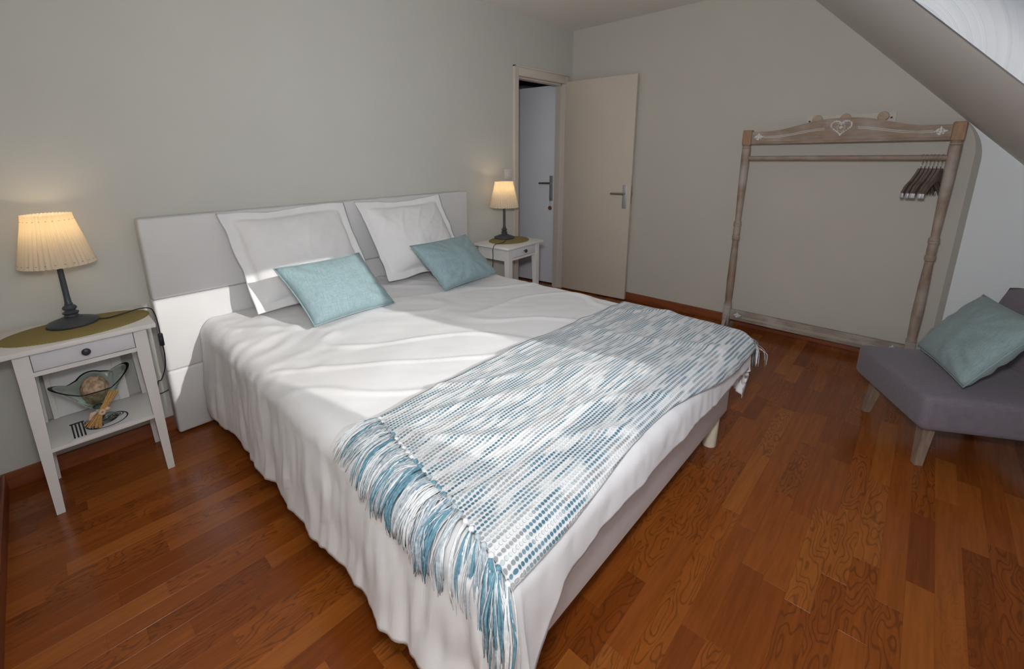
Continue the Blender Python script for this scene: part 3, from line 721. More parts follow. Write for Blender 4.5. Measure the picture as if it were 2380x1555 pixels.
def tassel(end, v, k):
    mb = MB(); hang = max(0.0, (v-0.70)/0.30)
    L = rt.uniform(0.130, 0.170)+0.06*hang if end == 0 else rt.uniform(0.10, 0.14)
    ns = 26 if end == 0 else 10
    x0, y0 = thr(0 if end == 0 else 1, v); sg = -1 if end == 0 else 1
    drift = rt.uniform(-0.022, 0.022)
    kp = thr_p(0 if end == 0 else 1, v, 0.018)-throw.location
    mb.cur = rt.choice((0, 1, 2)); mb.ball(kp, 0.0080, 8, 6)
    main = rt.choices((0, 1, 2), (0.40, 0.34, 0.26))[0]
    for s in range(ns):
        stray = s >= ns-9
        mb.cur = 2 if stray and rt.random() < 0.7 else (main if rt.random() < 0.6 else rt.choice((0, 1, 2)))
        sp_ = rt.uniform(-0.016, 0.016)*(2.0 if stray else 1); off = rt.uniform(0.003, 0.018); ln = L*rt.uniform(0.68, 1.08); ph = rt.uniform(0, 6.3)
        wob = rt.uniform(0.0015, 0.004)*(1.8 if stray else 1)
        pts = []
        for i in range(9):
            t = i/8; x = x0+sg*ln*t; y = y0+sp_*min(1, 0.25+t*1.2)+drift*t+wob*math.sin(ph+t*8)
            e = 0.004; p = duvet(x, y); px = duvet(x+e, y)-p; py = duvet(x, y+e)-p; n = px.cross(py)
            n = n.normalized() if n.length > 1e-9 else Vector((0, 0, 1))
            if n.z < -0.2: n = -n
            q_ = p+n*(0.014*(1-t)+off*min(1, t*3)*(1-0.4*t)+0.006)
            if i == 0: base_p = q_.copy()
            if hang > 0 or end == 1:
                o2 = Vector((-0.80, -0.60, 0)).normalized() if end == 0 else Vector((0.95, -0.30*hang, 0))
                g_ = base_p+o2*((0.040+off)*(1-math.exp(-4*t)))+Vector((0.5*sp_+0.4*drift, -1.5*sp_, 0))*min(1, 0.25+t*1.6)+Vector((wob*math.sin(ph+t*8), 0, -ln*1.05*max(0, t-0.08)**1.1))
                hk_ = min(1, hang*2.2) if end == 0 else 1.0; q_ = q_.lerp(g_, hk_)
            pts.append(q_-throw.location)
        r = rt.uniform(0.0007, 0.0012) if stray else rt.uniform(0.0013, 0.0028)
        mb.tube(pts, [r*0.8, r, r*1.1, r*1.2, r*1.2, r*1.15, r, r*0.8, r*0.4], 5)
    return mb.build('tassel', None, throw, smooth=True, mats=['yarn_blue', 'yarn_grey', 'yarn_white'])
for k in range(27): tassel(0, (k+0.5)/27, k)
for k in range(24): tassel(1, (k+0.5)/24, k)

# ------------------------------------------------------------------ pillows and cushions
def pillow_mesh(w, h, t, n=36, pinch=0.05, seed=0, wr=0.006, flange=0.0, pw=0.42):
    """local: x across, z up, y thickness (front is -y); closed body, flange optional"""
    vs = []; fs = []; idx = {}
    def pos(i, j, side):
        u = -1+2*i/n; v = -1+2*j/n
        x = u*w/2*(1-pinch*(1-v*v)); z = v*h/2*(1-pinch*(1-u*u))
        k = (max(0, 1-u*u)*max(0, 1-v*v))**pw
        k *= 0.86+0.28*(0.5-0.5*v)
        y = side*t/2*k
        c = (1-k)
        f = wr*(nz(x*7+seed, z*7, seed*1.3)*1.0+0.8*nz(x*16+seed, z*16, seed))*min(1, k*2)
        # creases pulling to the corners
        rad = math.atan2(abs(v)+0.01, abs(u)+0.01)
        f += wr*1.1*math.sin(rad*16+seed+3*nz(x*3, z*3, seed))*min(1, k*1.5)*(u*u+v*v)*0.5
        return Vector((x, y+side*f, z))
    for side in (-1, 1):
        for j in range(n+1):
            for i in range(n+1):
                if side == 1 and (i in (0, n) or j in (0, n)): idx[(side, i, j)] = idx[(-1, i, j)]; continue
                idx[(side, i, j)] = len(vs); vs.append(pos(i, j, side))
        for j in range(n):
            for i in range(n):
                f = (idx[(side, i, j)], idx[(side, i+1, j)], idx[(side, i+1, j+1)], idx[(side, i, j+1)])
                fs.append(f if side == -1 else tuple(reversed(f)))
    return vs, fs
def outline(w, h, pinch, n=16):
    pts = []
    for e in range(4):
        for i in range(n):
            s = -1+2*i/n
            u, v = ((s, -1), (1, s), (-s, 1), (-1, -s))[e]
            pts.append(Vector((u*w/2*(1-pinch*(1-v*v)), 0, v*h/2*(1-pinch*(1-u*u)))))
    return pts
def frame_from(BL, BR, TL):
    BL, BR, TL = Vector(BL), Vector(BR), Vector(TL)
    X = (BR-BL); Z = (TL-BL); w_, h_ = X.length, Z.length
    X.normalize(); sh = Z.dot(X); Z = (Z-X*sh); h_ = Z.length; Z.normalize(); Y = Z.cross(X); sh /= h_
    cen = (BL+BR)/2+Z*h_/2+X*sh*h_/2
    return Matrix((X, Y, Z)).transposed().to_4x4(), cen, w_, h_, sh
def sheared(vs, sh):
    for v in vs: v.x += sh*v.z
    return vs
def cushion(name, label, BL, BR, TL, t, mat, pinch=0.05, seed=0, group=None, shift=0.0):
    R, cen, w_, h_, sh = frame_from(BL, BR, TL)
    e = bpy.data.objects.new(name, None); C.objects.link(e); tag(e, label, 'cushion', group)
    e.matrix_world = Matrix.Translation(cen) @ R
    vs, fs = pillow_mesh(w_, h_, t, 34, pinch, seed, 0.007)
    mesh_obj('cushion_body', sheared(vs, sh), fs, mat, e, smooth=True)
    m = MB(); m.tube(sheared(outline(w_*1.004, h_*1.004, pinch), sh), 0.0035, 6, closed=True); m.build('seam', mat, e, smooth=True)
    return e
def big_pillow(label, BL, BR, TL, t, seed):
    """square pillow in an Oxford case: a soft body inside a flat floppy border, one continuous cover"""
    R, cen, w_, h_, sh = frame_from(BL, BR, TL)
    e = bpy.data.objects.new('pillow', None); C.objects.link(e); tag(e, label, 'pillow', 'square white pillows against the headboard')
    e.matrix_world = Matrix.Translation(cen) @ R
    n = 72; fl = 0.050
    def body(u, v):
        # 0 at the stitched seam, 1 in the middle
        a = 1-2*fl/w_; b = 1-2*fl/h_
        uu, vv = min(1, abs(u)/a), min(1, abs(v)/b)
        return (max(0, 1-uu**2.2)*max(0, 1-vv**2.2))
    def base(u, v):
        x = u*w_/2*(1-0.030*(1-v*v)); z = v*h_/2*(1-0.030*(1-u*u))
        z -= 0.016*max(0, v)**3*(0.5+0.5*math.sin(u*3.1+seed))+0.010*nz(u*2.3+seed, v*2, seed)*abs(v)
        x += 0.010*nz(v*2.6+seed*2, u*2, seed)*abs(u)
        return x, z
    vs = []; fs = []; idx = {}
    for side in (-1, 1):
        for j in range(n+1):
            for i in range(n+1):
                u, v = -1+2*i/n, -1+2*j/n
                edge_ = i in (0, n) or j in (0, n)
                if side == 1 and edge_: idx[(1, i, j)] = idx[(-1, i, j)]; continue
                x, z = base(u, v); k0 = body(u, v); k = k0**0.5
                sag = 0.80+0.34*(0.5-0.5*v)
                y = side*(0.0022+t/2*k*sag)
                bord = 1-min(1, k0*9)
                y += bord*(0.012*nz(x*6+seed*3, z*6, seed)+0.006*nz(x*16, z*16, seed+2))
                # creases running down from the upper corners and soft dents
                c1 = (u*0.80-v*0.60); c2 = (u*0.60+v*0.80)
                f = 0.017*nz(c2*1.0+seed, c1*3.6, seed)*max(0, 0.35+0.65*abs(v))+0.012*nz(u*1.6+seed, v*1.6, seed+9)+0.002*nz(u*9, v*9, seed)
                rdg = nz(c2*0.8+seed*2, c1*2.2, seed+3); f += 0.009*max(0, 1-abs(rdg)*6)**2*(0.3+0.7*max(0, v))
                y += side*f*min(1, k*1.6)
                idx[(side, i, j)] = len(vs); vs.append(Vector((x, y, z)))
        for j in range(n):
            for i in range(n):
                f_ = (idx[(side, i, j)], idx[(side, i+1, j)], idx[(side, i+1, j+1)], idx[(side, i, j+1)])
                fs.append(f_ if side == -1 else tuple(reversed(f_)))
    mesh_obj('pillow_cover', sheared(vs, sh), fs, 'pillow', e, smooth=True)
    return e
big_pillow('square white pillow with wide border leaning on the headboard, nearer the left wall', (0.985, -0.335, 0.612), (1.665, -0.335, 0.612), (0.925, -0.125, 1.118), 0.17, 3)
big_pillow('square white pillow with wide border leaning on the headboard, nearer the door', (1.755, -0.335, 0.615), (2.415, -0.335, 0.615), (1.680, -0.125, 1.108), 0.17, 8)
cushion('lumbar_cushion', 'light blue linen cushion partly in sun, leaning on the left white pillow', (1.115, -0.695, 0.610), (1.562, -0.680, 0.610), (1.030, -0.515, 0.872), 0.14, 'cushion', 0.05, 1, 'light blue linen cushions')
cushion('lumbar_cushion', 'light blue linen cushion in shade, leaning on the right white pillow', (1.895, -0.710, 0.610), (2.370, -0.672, 0.610), (1.800, -0.515, 0.862), 0.14, 'cushion', 0.05, 4, 'light blue linen cushions')

# ------------------------------------------------------------------ bedside tables
def nightstand(label, loc, rotz):
    """local origin: floor, centre of the footprint; front faces -y"""
    t = thing('bedside_table', label, 'bedside table', loc, rotz, 'white bedside tables')
    W, D = 0.46, 0.35; lw, ld = 0.394, 0.31
    m = MB(); m.box(-W/2, W/2, -D/2, D/2, 0.680, 0.700, 0.003); m.build('tabletop', 'white', t, angle=40)
    for sx in (-1, 1):
        for sy in (-1, 1):
            m = MB(); xo, yo = sx*lw/2, sy*ld/2; a, b = 0.044, 0.026
            q = [(xo, yo), (xo-sx*a, yo), (xo-sx*a, yo-sy*a), (xo, yo-sy*a)]; q2 = [(xo, yo), (xo-sx*b, yo), (xo-sx*b, yo-sy*b), (xo, yo-sy*b)]
            vs = [(x, y, 0.0) for x, y in q2]+[(x, y, 0.56) for x, y in q]+[(x, y, 0.68) for x, y in q]
            fs = [(3, 2, 1, 0), (8, 9, 10, 11)]+[(r*4+i, r*4+(i+1) % 4, (r+1)*4+(i+1) % 4, (r+1)*4+i) for r in (0, 1) for i in range(4)]
            m.add(vs, fs); m.build('leg', 'white', t)
    for sx in (-1, 1):
        m = MB(); x = sx*(lw/2-0.012); m.box(x-0.009, x+0.009, -ld/2+0.044, ld/2-0.044, 0.585, 0.68); m.build('side_panel', 'white', t)
    m = MB(); m.box(-lw/2+0.044, lw/2-0.044, ld/2-0.022, ld/2-0.006, 0.585, 0.68); m.build('back_panel', 'white', t)
    m = MB(); m.box(-lw/2+0.044, lw/2-0.044, -ld/2+0.004, -ld/2+0.03, 0.587, 0.604); m.build('rail', 'white', t)
    m = MB(); m.box(-lw/2+0.046, lw/2-0.046, -ld/2+0.004, -ld/2+0.022, 0.6065, 0.677, 0.001); d = m.build('drawer', 'white_drawer', t, angle=40)
    m = MB(); m.lathe([(0.005, 0), (0.005, 0.012), (0.012, 0.014), (0.0145, 0.019), (0.013, 0.024), (0.006, 0.027), (0.0005, 0.0275)], 16)
    for v in m.v: v.xyz = (v.x, -ld/2+0.004-v.z, 0.643+v.y)
    m.build('knob', 'knob', d, smooth=True)
    m = MB(); m.box(-lw/2+0.012, lw/2-0.012, -ld/2+0.006, ld/2-0.006, 0.264, 0.280, 0.001); m.build('shelf', 'white', t, angle=40)
    return t
NS1 = Vector((0.345, -0.205, 0)); NS2 = Vector((2.925, -0.285, 0)); ROT2 = 0.05
nightstand('white bedside table with a glass vase on its lower shelf, beside the left wall', NS1, 0.0)
nightstand('white bedside table in front of the doorway, on the far side of the bed', NS2, ROT2)
def oval_mat(label, c, rx, ry, rot):
    m = MB(); n = 48
    for k, (s, z) in enumerate(((1.0, 0.0), (1.0, 0.003), (0.985, 0.0042), (0.6, 0.0042))): pass
    rings = [(1.0, 0.0), (1.0, 0.003), (0.98, 0.0045), (0.5, 0.0045)]
    vs = []; fs = []
    for s, z in rings:
        for i in range(n): a = 2*PI*i/n; vs.append((rx*s*math.cos(a)*(1+0.01*nz(a*2, 1.0)), ry*s*math.sin(a), z))
    for r in range(3):
        for i in range(n): j = (i+1) % n; fs.append((r*n+i, r*n+j, (r+1)*n+j, (r+1)*n+i))
    fs.append(tuple(range(3*n, 4*n))); fs.append(tuple(reversed(range(n))))
    m.add(vs, fs); o = m.build('oval_mat', 'mat', None, angle=50); o.location = c; o.rotation_euler = (0, 0, rot)
    return tag(o, label, 'place mat', 'olive oval place mats')
oval_mat('olive woven oval mat under the lamp beside the left wall', (0.347, -0.205, 0.7005), 0.235, 0.148, 0.05)
oval_mat('olive woven oval mat under the lamp near the doorway', (2.955, -0.255, 0.7005), 0.185, 0.150, 0.1)

# ------------------------------------------------------------------ lamps
def lamp(label, loc, cord_pts, sw_i, energy):
    t = thing('table_lamp', label, 'lamp', loc, 0, 'pleated bedside lamps')
    L = Vector(loc)
    m = MB(); m.lathe([(0.080, 0), (0.085, 0.004), (0.085, 0.009), (0.080, 0.013), (0.055, 0.022), (0.034, 0.030), (0.022, 0.034)], 40); m.build('lamp_base', 'lampmetal', t, angle=35)
    m = MB(); m.lathe([(0.022, 0.032), (0.024, 0.036), (0.021, 0.042), (0.026, 0.047), (0.027, 0.051), (0.019, 0.056), (0.016, 0.060), (0.022, 0.066), (0.024, 0.071), (0.020, 0.078), (0.013, 0.083), (0.014, 0.088), (0.0115, 0.092), (0.0100, 0.12), (0.0095, 0.33)], 24); m.build('lamp_stem', 'lampmetal', t, angle=35)
    # pleated shade: inner and outer surfaces
    n = 240; zs = [(0.118, 0.258), (0.1135, 0.275), (0.104, 0.315), (0.094, 0.360), (0.083, 0.405), (0.0755, 0.440), (0.0735, 0.452), (0.073, 0.462)]
    vs = []; fs = []
    for i in range(n):
        a = 2*PI*i/n; tri = abs(((i/6) % 1)*2-1)
        tri = (tri-0.5)*2
        for r, z in zs: vs.append(((r+tri*0.0032)*math.cos(a), (r+tri*0.0032)*math.sin(a), z+0.0016*tri))
    K = len(zs)
    for i in range(n):
        j = (i+1) % n
        for k in range(K-1): fs.append((i*K+k, j*K+k, j*K+k+1, i*K+k+1))
    m = MB(); m.add(vs, fs); sh = m.build('lamp_shade', 'shade', t, smooth=True)
    m = MB()
    for (r, z) in ((0.1165, 0.2725), (0.0785, 0.440)):
        for i in range(52):
            if i % 2: continue
            a = 2*PI*i/52; a2 = a+0.05
            m.tube([(r*math.cos(a)*1.012, r*math.sin(a)*1.012, z), (r*math.cos(a2)*1.012, r*math.sin(a2)*1.012, z)], 0.0009, 4)
    st = m.build('stitching', 'stitch', sh); st['kind'] = 'stuff'
    m = MB(); m.ball((0, 0, 0.385), 0.024, 16, 10, (1, 1, 1.25)); m.build('bulb', 'bulb', t, smooth=True)
    m = MB(); m.lathe([(0.016, 0.325), (0.016, 0.36)], 16); m.build('socket', 'lampmetal', t, angle=35)
    ld = bpy.data.lights.new('bulb_light', 'POINT'); lo = bpy.data.objects.new('bulb_light', ld); C.objects.link(lo); lo.parent = t
    lo.location = (0, 0, 0.415); ld.energy = energy; ld.color = (1.0, 0.76, 0.46); ld.shadow_soft_size = 0.02
    pts = [Vector(p)-L for p in cord_pts]
    # smooth the cord
    fine = []
    for i in range(len(pts)-1):
        p0, p1, p2, p3 = pts[max(i-1, 0)], pts[i], pts[i+1], pts[min(i+2, len(pts)-1)]
        for k in range(6):
            s = k/6; fine.append(0.5*((2*p1)+(p2-p0)*s+(2*p0-5*p1+4*p2-p3)*s*s+(3*p1-p0-3*p2+p3)*s**3))
    fine.append(pts[-1])
    m = MB(); m.tube(fine, 0.0026, 8); cd = m.build('cord', 'cord', t, smooth=True)
    if sw_i is not None:
        p = pts[sw_i]; m = MB(); m.box(-0.009, 0.009, -0.007, 0.007, -0.030, 0.030, 0.004); m.box(-0.005, 0.005, -0.010, -0.006, -0.012, 0.012, 0.002)
        for v in m.v: v += p
        m.build('cord_switch', 'cord', cd, angle=40)
    return t
lamp('lit pleated cream lamp with dark stem on the table beside the left wall', (0.333, -0.145, 0.7052),
     [(0.408, -0.165, 0.712), (0.44, -0.175, 0.708), (0.50, -0.165, 0.711), (0.555, -0.165, 0.718), (0.590, -0.185, 0.715), (0.600, -0.21, 0.690), (0.601, -0.235, 0.64), (0.600, -0.245, 0.576), (0.602, -0.24, 0.50), (0.598, -0.20, 0.42), (0.585, -0.12, 0.335), (0.578, -0.05, 0.30), (0.57, -0.02, 0.22)], 7, 0.55)
lamp('lit pleated cream lamp with dark stem near the doorway', (2.990, -0.170, 0.7052),
     [(2.935, -0.235, 0.712), (2.85, -0.30, 0.709), (2.76, -0.33, 0.712), (2.70, -0.345, 0.716), (2.668, -0.35, 0.69), (2.667, -0.35, 0.62), (2.672, -0.34, 0.54), (2.69, -0.30, 0.45), (2.70, -0.2, 0.30), (2.70, -0.03, 0.20)], None, 0.55)
# loose wires by the wall
def wire(label, pts):
    m = MB(); m.tube(pts, 0.0025, 8); o = m.build('wall_cable', 'cord', None, smooth=True)
    return tag(o, label, 'cable')
wire('short black cable at the wall beside the headboard, above the baseboard', [(0.54, -0.004, 0.235), (0.56, -0.012, 0.225), (0.585, -0.02, 0.222), (0.612, -0.02, 0.228), (0.625, -0.004, 0.23)])

# ------------------------------------------------------------------ things on the lower shelf
ZS = 0.280
ps = thing('print_sheet', 'white sheet with black bars and scroll print under the glass vase', 'print', (0.338, -0.245, ZS+0.0003), 0.02)
m = MB(); m.box(-0.098, 0.098, -0.098, 0.098, 0, 0.0012); m.build('paper_sheet', 'paper', ps)
m = MB()
for i in range(4):
    y0 = -0.085+0.0
    x = -0.090+i*0.011; m.box(x, x+0.0055, -0.085, 0.055, 0.0013, 0.0017)
m.box(-0.094, -0.048, 0.050, 0.062, 0.0013, 0.0017)
def ring2(mb, cx, cy, rx, ry, w_, a0=0, a1=2*PI, n=40, rot=0.0):
    vs = []; fs = []
    for i in range(n+1):
        a = a0+(a1-a0)*i/n
        for s in (1, 0):
            x = (rx-s*w_)*math.cos(a); y = (ry-s*w_)*math.sin(a)
            vs.append((cx+x*math.cos(rot)-y*math.sin(rot), cy+x*math.sin(rot)+y*math.cos(rot), 0.0016))
    for i in range(n): fs.append((2*i, 2*i+1, 2*i+3, 2*i+2))
    mb.add(vs, fs)
ring2(m, 0.022, -0.012, 0.072, 0.066, 0.006, rot=0.2)
def spiral(mb, cx, cy, r0, r1, turns, w_, a0):
    n = 60; vs = []; fs = []
    for i in range(n+1):
        t = i/n; a = a0+turns*2*PI*t; r = r0+(r1-r0)*t
        for s in (1, -1): vs.append((cx+(r+s*w_/2)*math.cos(a), cy+(r+s*w_/2)*math.sin(a), 0.0016))
    for i in range(n): fs.append((2*i, 2*i+1, 2*i+3, 2*i+2))
    mb.add(vs, fs)
spiral(m, 0.058, 0.012, 0.003, 0.024, 2.2, 0.0045, 0.5); spiral(m, -0.012, -0.045, 0.003, 0.022, 2.2, 0.0045, 2.0); spiral(m, 0.0, 0.022, 0.003, 0.02, 1.8, 0.0045, 1.0)
m.build('print_ink', 'ink', ps)
# vase
vz = ZS+0.0018
va = thing('glass_vase', 'green glass tulip vase with a raffia bow on the shelf under the lamp', 'vase', (0.345, -0.235, vz))
m = MB(); m.lathe([(0.056, 0), (0.058, 0.004), (0.050, 0.007), (0.020, 0.011), (0.011, 0.020), (0.010, 0.040), (0.014, 0.060), (0.022, 0.066)], 32); m.build('vase_foot', 'glass', va, smooth=True)
def petal_bowl():
    # bowl flaring into four pointed petals: outer and inner surfaces
    n = 64; prof = []
    vs = []; fs = []; R = 18
    tip = [(0.25, 5, 0.074, 0.078), (1.60, 2.6, 0.028, 0.066), (3.25, 5, 0.078, 0.070), (4.75, 3, 0.030, 0.030)]
    def rz(t, a):
        pr_ = max((0.5+0.5*math.cos(a-q))**w_*kr for q, w_, kr, kz in tip); pz_ = max((0.5+0.5*math.cos(a-q))**w_*kz for q, w_, kr, kz in tip)
        r_b = 0.018+0.052*math.sin(min(1, t*1.35)*PI/2)
        z_b = 0.060+0.105*t
        f = max(0, (t-0.55)/0.45)
        r = r_b+f**1.3*(pr_-0.014)
        z = z_b+f*(pz_-0.030)
        return r, z
    for th in (0.0, 0.0035):
        for j in range(R+1):
            t = j/R
            for i in range(n):
                a = 2*PI*i/n; r, z = rz(t, a); r = max(0.002, r-th); z = z+(th if j < R else 0)
                vs.append((r*math.cos(a), r*math.sin(a), z))
    N = (R+1)*n
    for s in (0, 1):
        for j in range(R):
            for i in range(n):
                k = (i+1) % n; f = (s*N+j*n+i, s*N+j*n+k, s*N+(j+1)*n+k, s*N+(j+1)*n+i); fs.append(f if s == 0 else tuple(reversed(f)))
    for i in range(n):
        k = (i+1) % n; fs.append((R*n+i, R*n+k, N+R*n+k, N+R*n+i))
    fs.append(tuple(range(n-1, -1, -1))); fs.append(tuple(N+i for i in range(n)))
    rim = [Vector(vs[R*n+i]) for i in range(n)]
    return vs, fs, rim
vs, fs, rim = petal_bowl()
mesh_obj('vase_bowl', vs, fs, 'glass', va, smooth=True)
m = MB(); m.tube(rim, 0.0011, 6, closed=True); m.build('vase_rim', 'glassrim', va, smooth=True)
o = MB(); o.ball((0, 0, 0), 0.046, 28, 18, (1, 1, 1.35))
for v in o.v:
    v += v.normalized()*(0.007*nz(v.x*45, v.y*45, v.z*45)+0.004*nz(v.x*120, v.y*120, v.z*120))
pb = o.build('potpourri_ball', 'potpourri', None, smooth=True); pb.location = (0.345, -0.235, vz+0.142); tag(pb, 'tan textured ball of dried petals inside the green glass vase', 'potpourri')
# raffia bundle tied at the stem
rf = thing('raffia_bow', 'bundle of straw-coloured raffia tied across the vase stem with a pale rose', 'raffia', (0.345, -0.300, vz+0.072))
ra = random.Random(3); m = MB()
for i in range(46):
    s = ra.uniform(-1, 1); q = ra.uniform(-1, 1)
    pts = []
    for k in range(7):
        t = k/6*2-1
        sp_ = 0.006+0.020*max(0, -t)**1.2+0.008*max(0, t)
        cx_ = 0.052*t+0.004 if t > 0 else 0.034*t; cz_ = 0.072*t if t > 0 else 0.058*t
        pts.append((cx_+s*sp_, -0.008+q*sp_*0.45-0.006*(1-abs(t)), cz_-s*sp_*0.5))
    m.tube(pts, 0.0016, 4)
o = m.build('straw', 'raffia', rf); o['kind'] = 'stuff'
m = MB()
for k in range(5):
    a = k*1.256; m.tube([(0.004+ (0.006+0.004*j/8)*math.cos(a+j*0.35), -0.022-0.002*j/8, (0.006+0.004*j/8)*math.sin(a+j*0.35)) for j in range(9)], 0.0042, 6)
m.tube([(-0.012, -0.018, 0.006), (-0.026, -0.020, 0.004), (-0.034, -0.016, -0.014), (-0.040, -0.016, -0.022)], [0.005, 0.010, 0.008, 0.003], 6)
m.tube([(0.012, -0.018, 0.002), (0.024, -0.018, 0.008), (0.030, -0.012, 0.004)], [0.004, 0.009, 0.004], 6)
m.build('fabric_rose', 'rose', rf, smooth=True)
# white framed panel leaning at the back of the shelf
pn = thing('white_panel', 'white framed panel standing at the back of the lower shelf', 'picture frame', (0.330, -0.070, ZS+0.001))
m = MB(); m.box(-0.128, 0.128, -0.004, 0.006, 0, 0.262, 0.002); 
for v in m.v: v.y += 0.030*v.z/0.262
m.build('panel_board', 'paper', pn, angle=40)
for (xa, xb) in ((0.094, 0.130), (-0.130, -0.112)):
    m = MB(); m.box(xa, xb, -0.010, -0.003, 0, 0.264, 0.002)
    for v in m.v: v.y += 0.030*v.z/0.262
    m.build('frame_bar', 'white', pn, angle=40)

# ------------------------------------------------------------------ clothes rack
RX, RY0, RY1 = 3.98, -1.660, -2.732
rk = thing('clothes_rack', 'whitewashed wooden clothes rack with arched carved top rail by the gable wall', 'clothes rack', (RX, (RY0+RY1)/2, 0))
yo = (RY0+RY1)/2
def rloc(mb):
    for v in mb.v: v.x -= RX; v.y -= yo
for yy in (RY0, RY1):
    m = MB()
    m.lathe([(0.024, 0.205), (0.026, 0.210), (0.022, 0.216), (0.026, 0.222), (0.022, 0.230), (0.0235, 0.26), (0.027, 0.40), (0.0245, 0.58), (0.020, 0.728), (0.026, 0.735), (0.026, 0.742), (0.022, 0.746), (0.026, 0.752), (0.026, 0.760), (0.022, 0.766),
             (0.024, 0.80), (0.022, 0.832), (0.026, 0.838), (0.026, 0.846), (0.022, 0.850), (0.026, 0.856), (0.026, 0.864), (0.019, 0.878), (0.0205, 0.92), (0.026, 1.15), (0.0285, 1.38), (0.028, 1.400), (0.024, 1.404), (0.029, 1.409), (0.024, 1.415), (0.028, 1.421), (0.024, 1.426), (0.024, 1.43)], 24, RX, yy, 0)
    rloc(m); po = m.build('post', 'rackwood_z', rk, angle=35)
    m = MB(); m.box(RX-0.029, RX+0.029, yy-0.029, yy+0.029, 1.428, 1.530, 0.006); rloc(m); m.build('post_block', 'rackblock', po, angle=40)
    m = MB(); m.box(RX-0.025, RX+0.025, yy-0.025, yy+0.025, 0.045, 0.210, 0.003); rloc(m); m.build('post_foot_block', 'rackwood_base', po, angle=40)
    for zr in (0.219, 0.749, 0.8485, 1.412):
        m = MB(); m.tube([(RX+0.0272*math.cos(a), yy+0.0272*math.sin(a), zr) for a in [i*2*PI/24 for i in range(24)]], 0.0016, 5, closed=True); rloc(m); m.build('ring_line', 'orn_line', po, smooth=True)
    m = MB(); m.prism([(RX-0.165, 0.0), (RX-0.165, 0.022), (RX-0.13, 0.038), (RX, 0.048), (RX+0.12, 0.038), (RX+0.155, 0.022), (RX+0.155, 0.0)], 'y', yy-0.022, yy+0.022); rloc(m); m.build('foot', 'rackwood_base', rk)
    for s in (-1, 1):
        m = MB(); m.prism([(RX+s*0.025, 0.165), (RX+s*0.040, 0.10), (RX+s*0.085, 0.043), (RX+s*0.025, 0.043)], 'y', yy-0.011, yy+0.011); rloc(m); m.build('bracket', 'rackwood_base', rk)
def arch_top(y):
    t = abs(y-yo)/((RY0-RY1)/2)
    s = 1 if t < 0.08 else (0 if t > 0.78 else 0.5+0.5*math.cos((t-0.08)/0.70*PI))
    return 1.518+0.064*s
ya, yb2 = RY1+0.029, RY0-0.029
pts = lin(ya, yb2, 41)
m = MB(); m.prism([(y_, arch_top(y_)) for y_ in pts]+[(yb2, 1.447), (ya, 1.447)], 'x', RX-0.014, RX+0.014)
rloc(m); tr = m.build('top_rail', 'rackwood_y', rk)
m = MB(); m.box(RX-0.020, RX+0.018, ya, yb2, 1.432, 1.449, 0.003); rloc(m); m.build('rail_moulding', 'rackwood_y', tr, angle=40)
def orn_lines(mb, z_of, y0, y1, xf):
    for dz in (-0.0045, 0.0045):
        mb.tube([(xf, y_, z_of(y_)+dz) for y_ in lin(y0, y1, 24)], 0.0019, 4)
xf = RX-0.0145
def lz(y):
    t = abs(y-yo)/((RY0-RY1)/2); s = 0.5+0.5*math.cos(min(1, max(0, (t-0.1)/0.62))*PI); return 1.480+0.040*s
m = MB(); orn_lines(m, lz, ya+0.075, yo-0.085, xf); orn_lines(m, lz, yo+0.085, yb2-0.075, xf); rloc(m); m.build('carved_line', 'orn', tr)
def fleur(mb, yc, zc, s, xf):
    for k, (dy, dz, r) in enumerate(((0, 0, 0.010), (0.016, 0.004, 0.008), (-0.016, 0.002, 0.008), (0, 0.016, 0.008), (0.004, -0.015, 0.008), (0.026, -0.001, 0.005), (-0.026, 0.004, 0.005), (0.001, 0.026, 0.004), (0.012, 0.013, 0.005), (-0.012, -0.011, 0.005), (-0.011, 0.012, 0.004), (0.013, -0.012, 0.005))):
        mb.ball((xf, yc+dy*s, zc+dz*s), r*s, 10, 6, (0.45, 1, 1))
for yy in (ya+0.045, yb2-0.045):
    m = MB(); fleur(m, yy, 1.480, 0.95, xf); rloc(m); m.build('flower_ornament', 'orn', tr, smooth=True)
m = MB()                                     # heart of leaves around an oval medallion
zc = 1.528
for i in range(40):
    a = 2*PI*i/40; hy = 16*math.sin(a)**3; hz = 13*math.cos(a)-5*math.cos(2*a)-2*math.cos(3*a)-math.cos(4*a)
    m.ball((xf, yo+hy*0.0033, zc+hz*0.0030), 0.0050+0.0022*nz(i*1.7, 2.0), 8, 5, (0.5, 1, 1))
for s in (-1, 1):
    m.tube([(xf-0.001, yo+s*(0.014+0.011*math.cos(a)*(1-a/9)), zc+0.026+0.011*math.sin(a)*(1-a/9)) for a in [i*0.35 for i in range(18)]], 0.0018, 5)
rloc(m); m.build('heart_wreath', 'orn', tr, smooth=True)
m = MB(); m.tube([(xf-0.001, yo+0.020*math.cos(a), zc-0.004+0.024*math.sin(a)) for a in [i*2*PI/24 for i in range(24)]], 0.0035, 6, closed=True); rloc(m); m.build('medallion_ring', 'orn_line', tr, smooth=True)
m = MB(); fleur(m, yo, zc-0.004, 0.42, xf-0.001); rloc(m); m.build('medallion_flower', 'orn', tr, smooth=True)
m = MB(); m.tube([(RX, ya-0.02, 1.335), (RX, yb2+0.02, 1.335)], 0.0155, 16); rloc(m); m.build('hanging_rod', 'rackwood_y', rk, angle=40)
m = MB(); m.box(RX-0.013, RX+0.013, ya-0.004, yb2+0.004, 0.098, 0.180, 0.003); rloc(m); br = m.build('bottom_rail', 'rackwood_base', rk, angle=40)
m = MB(); orn_lines(m, lambda q: 0.132, ya+0.085, yb2-0.085, RX-0.0135); rloc(m); m.build('carved_line', 'orn_line', br)
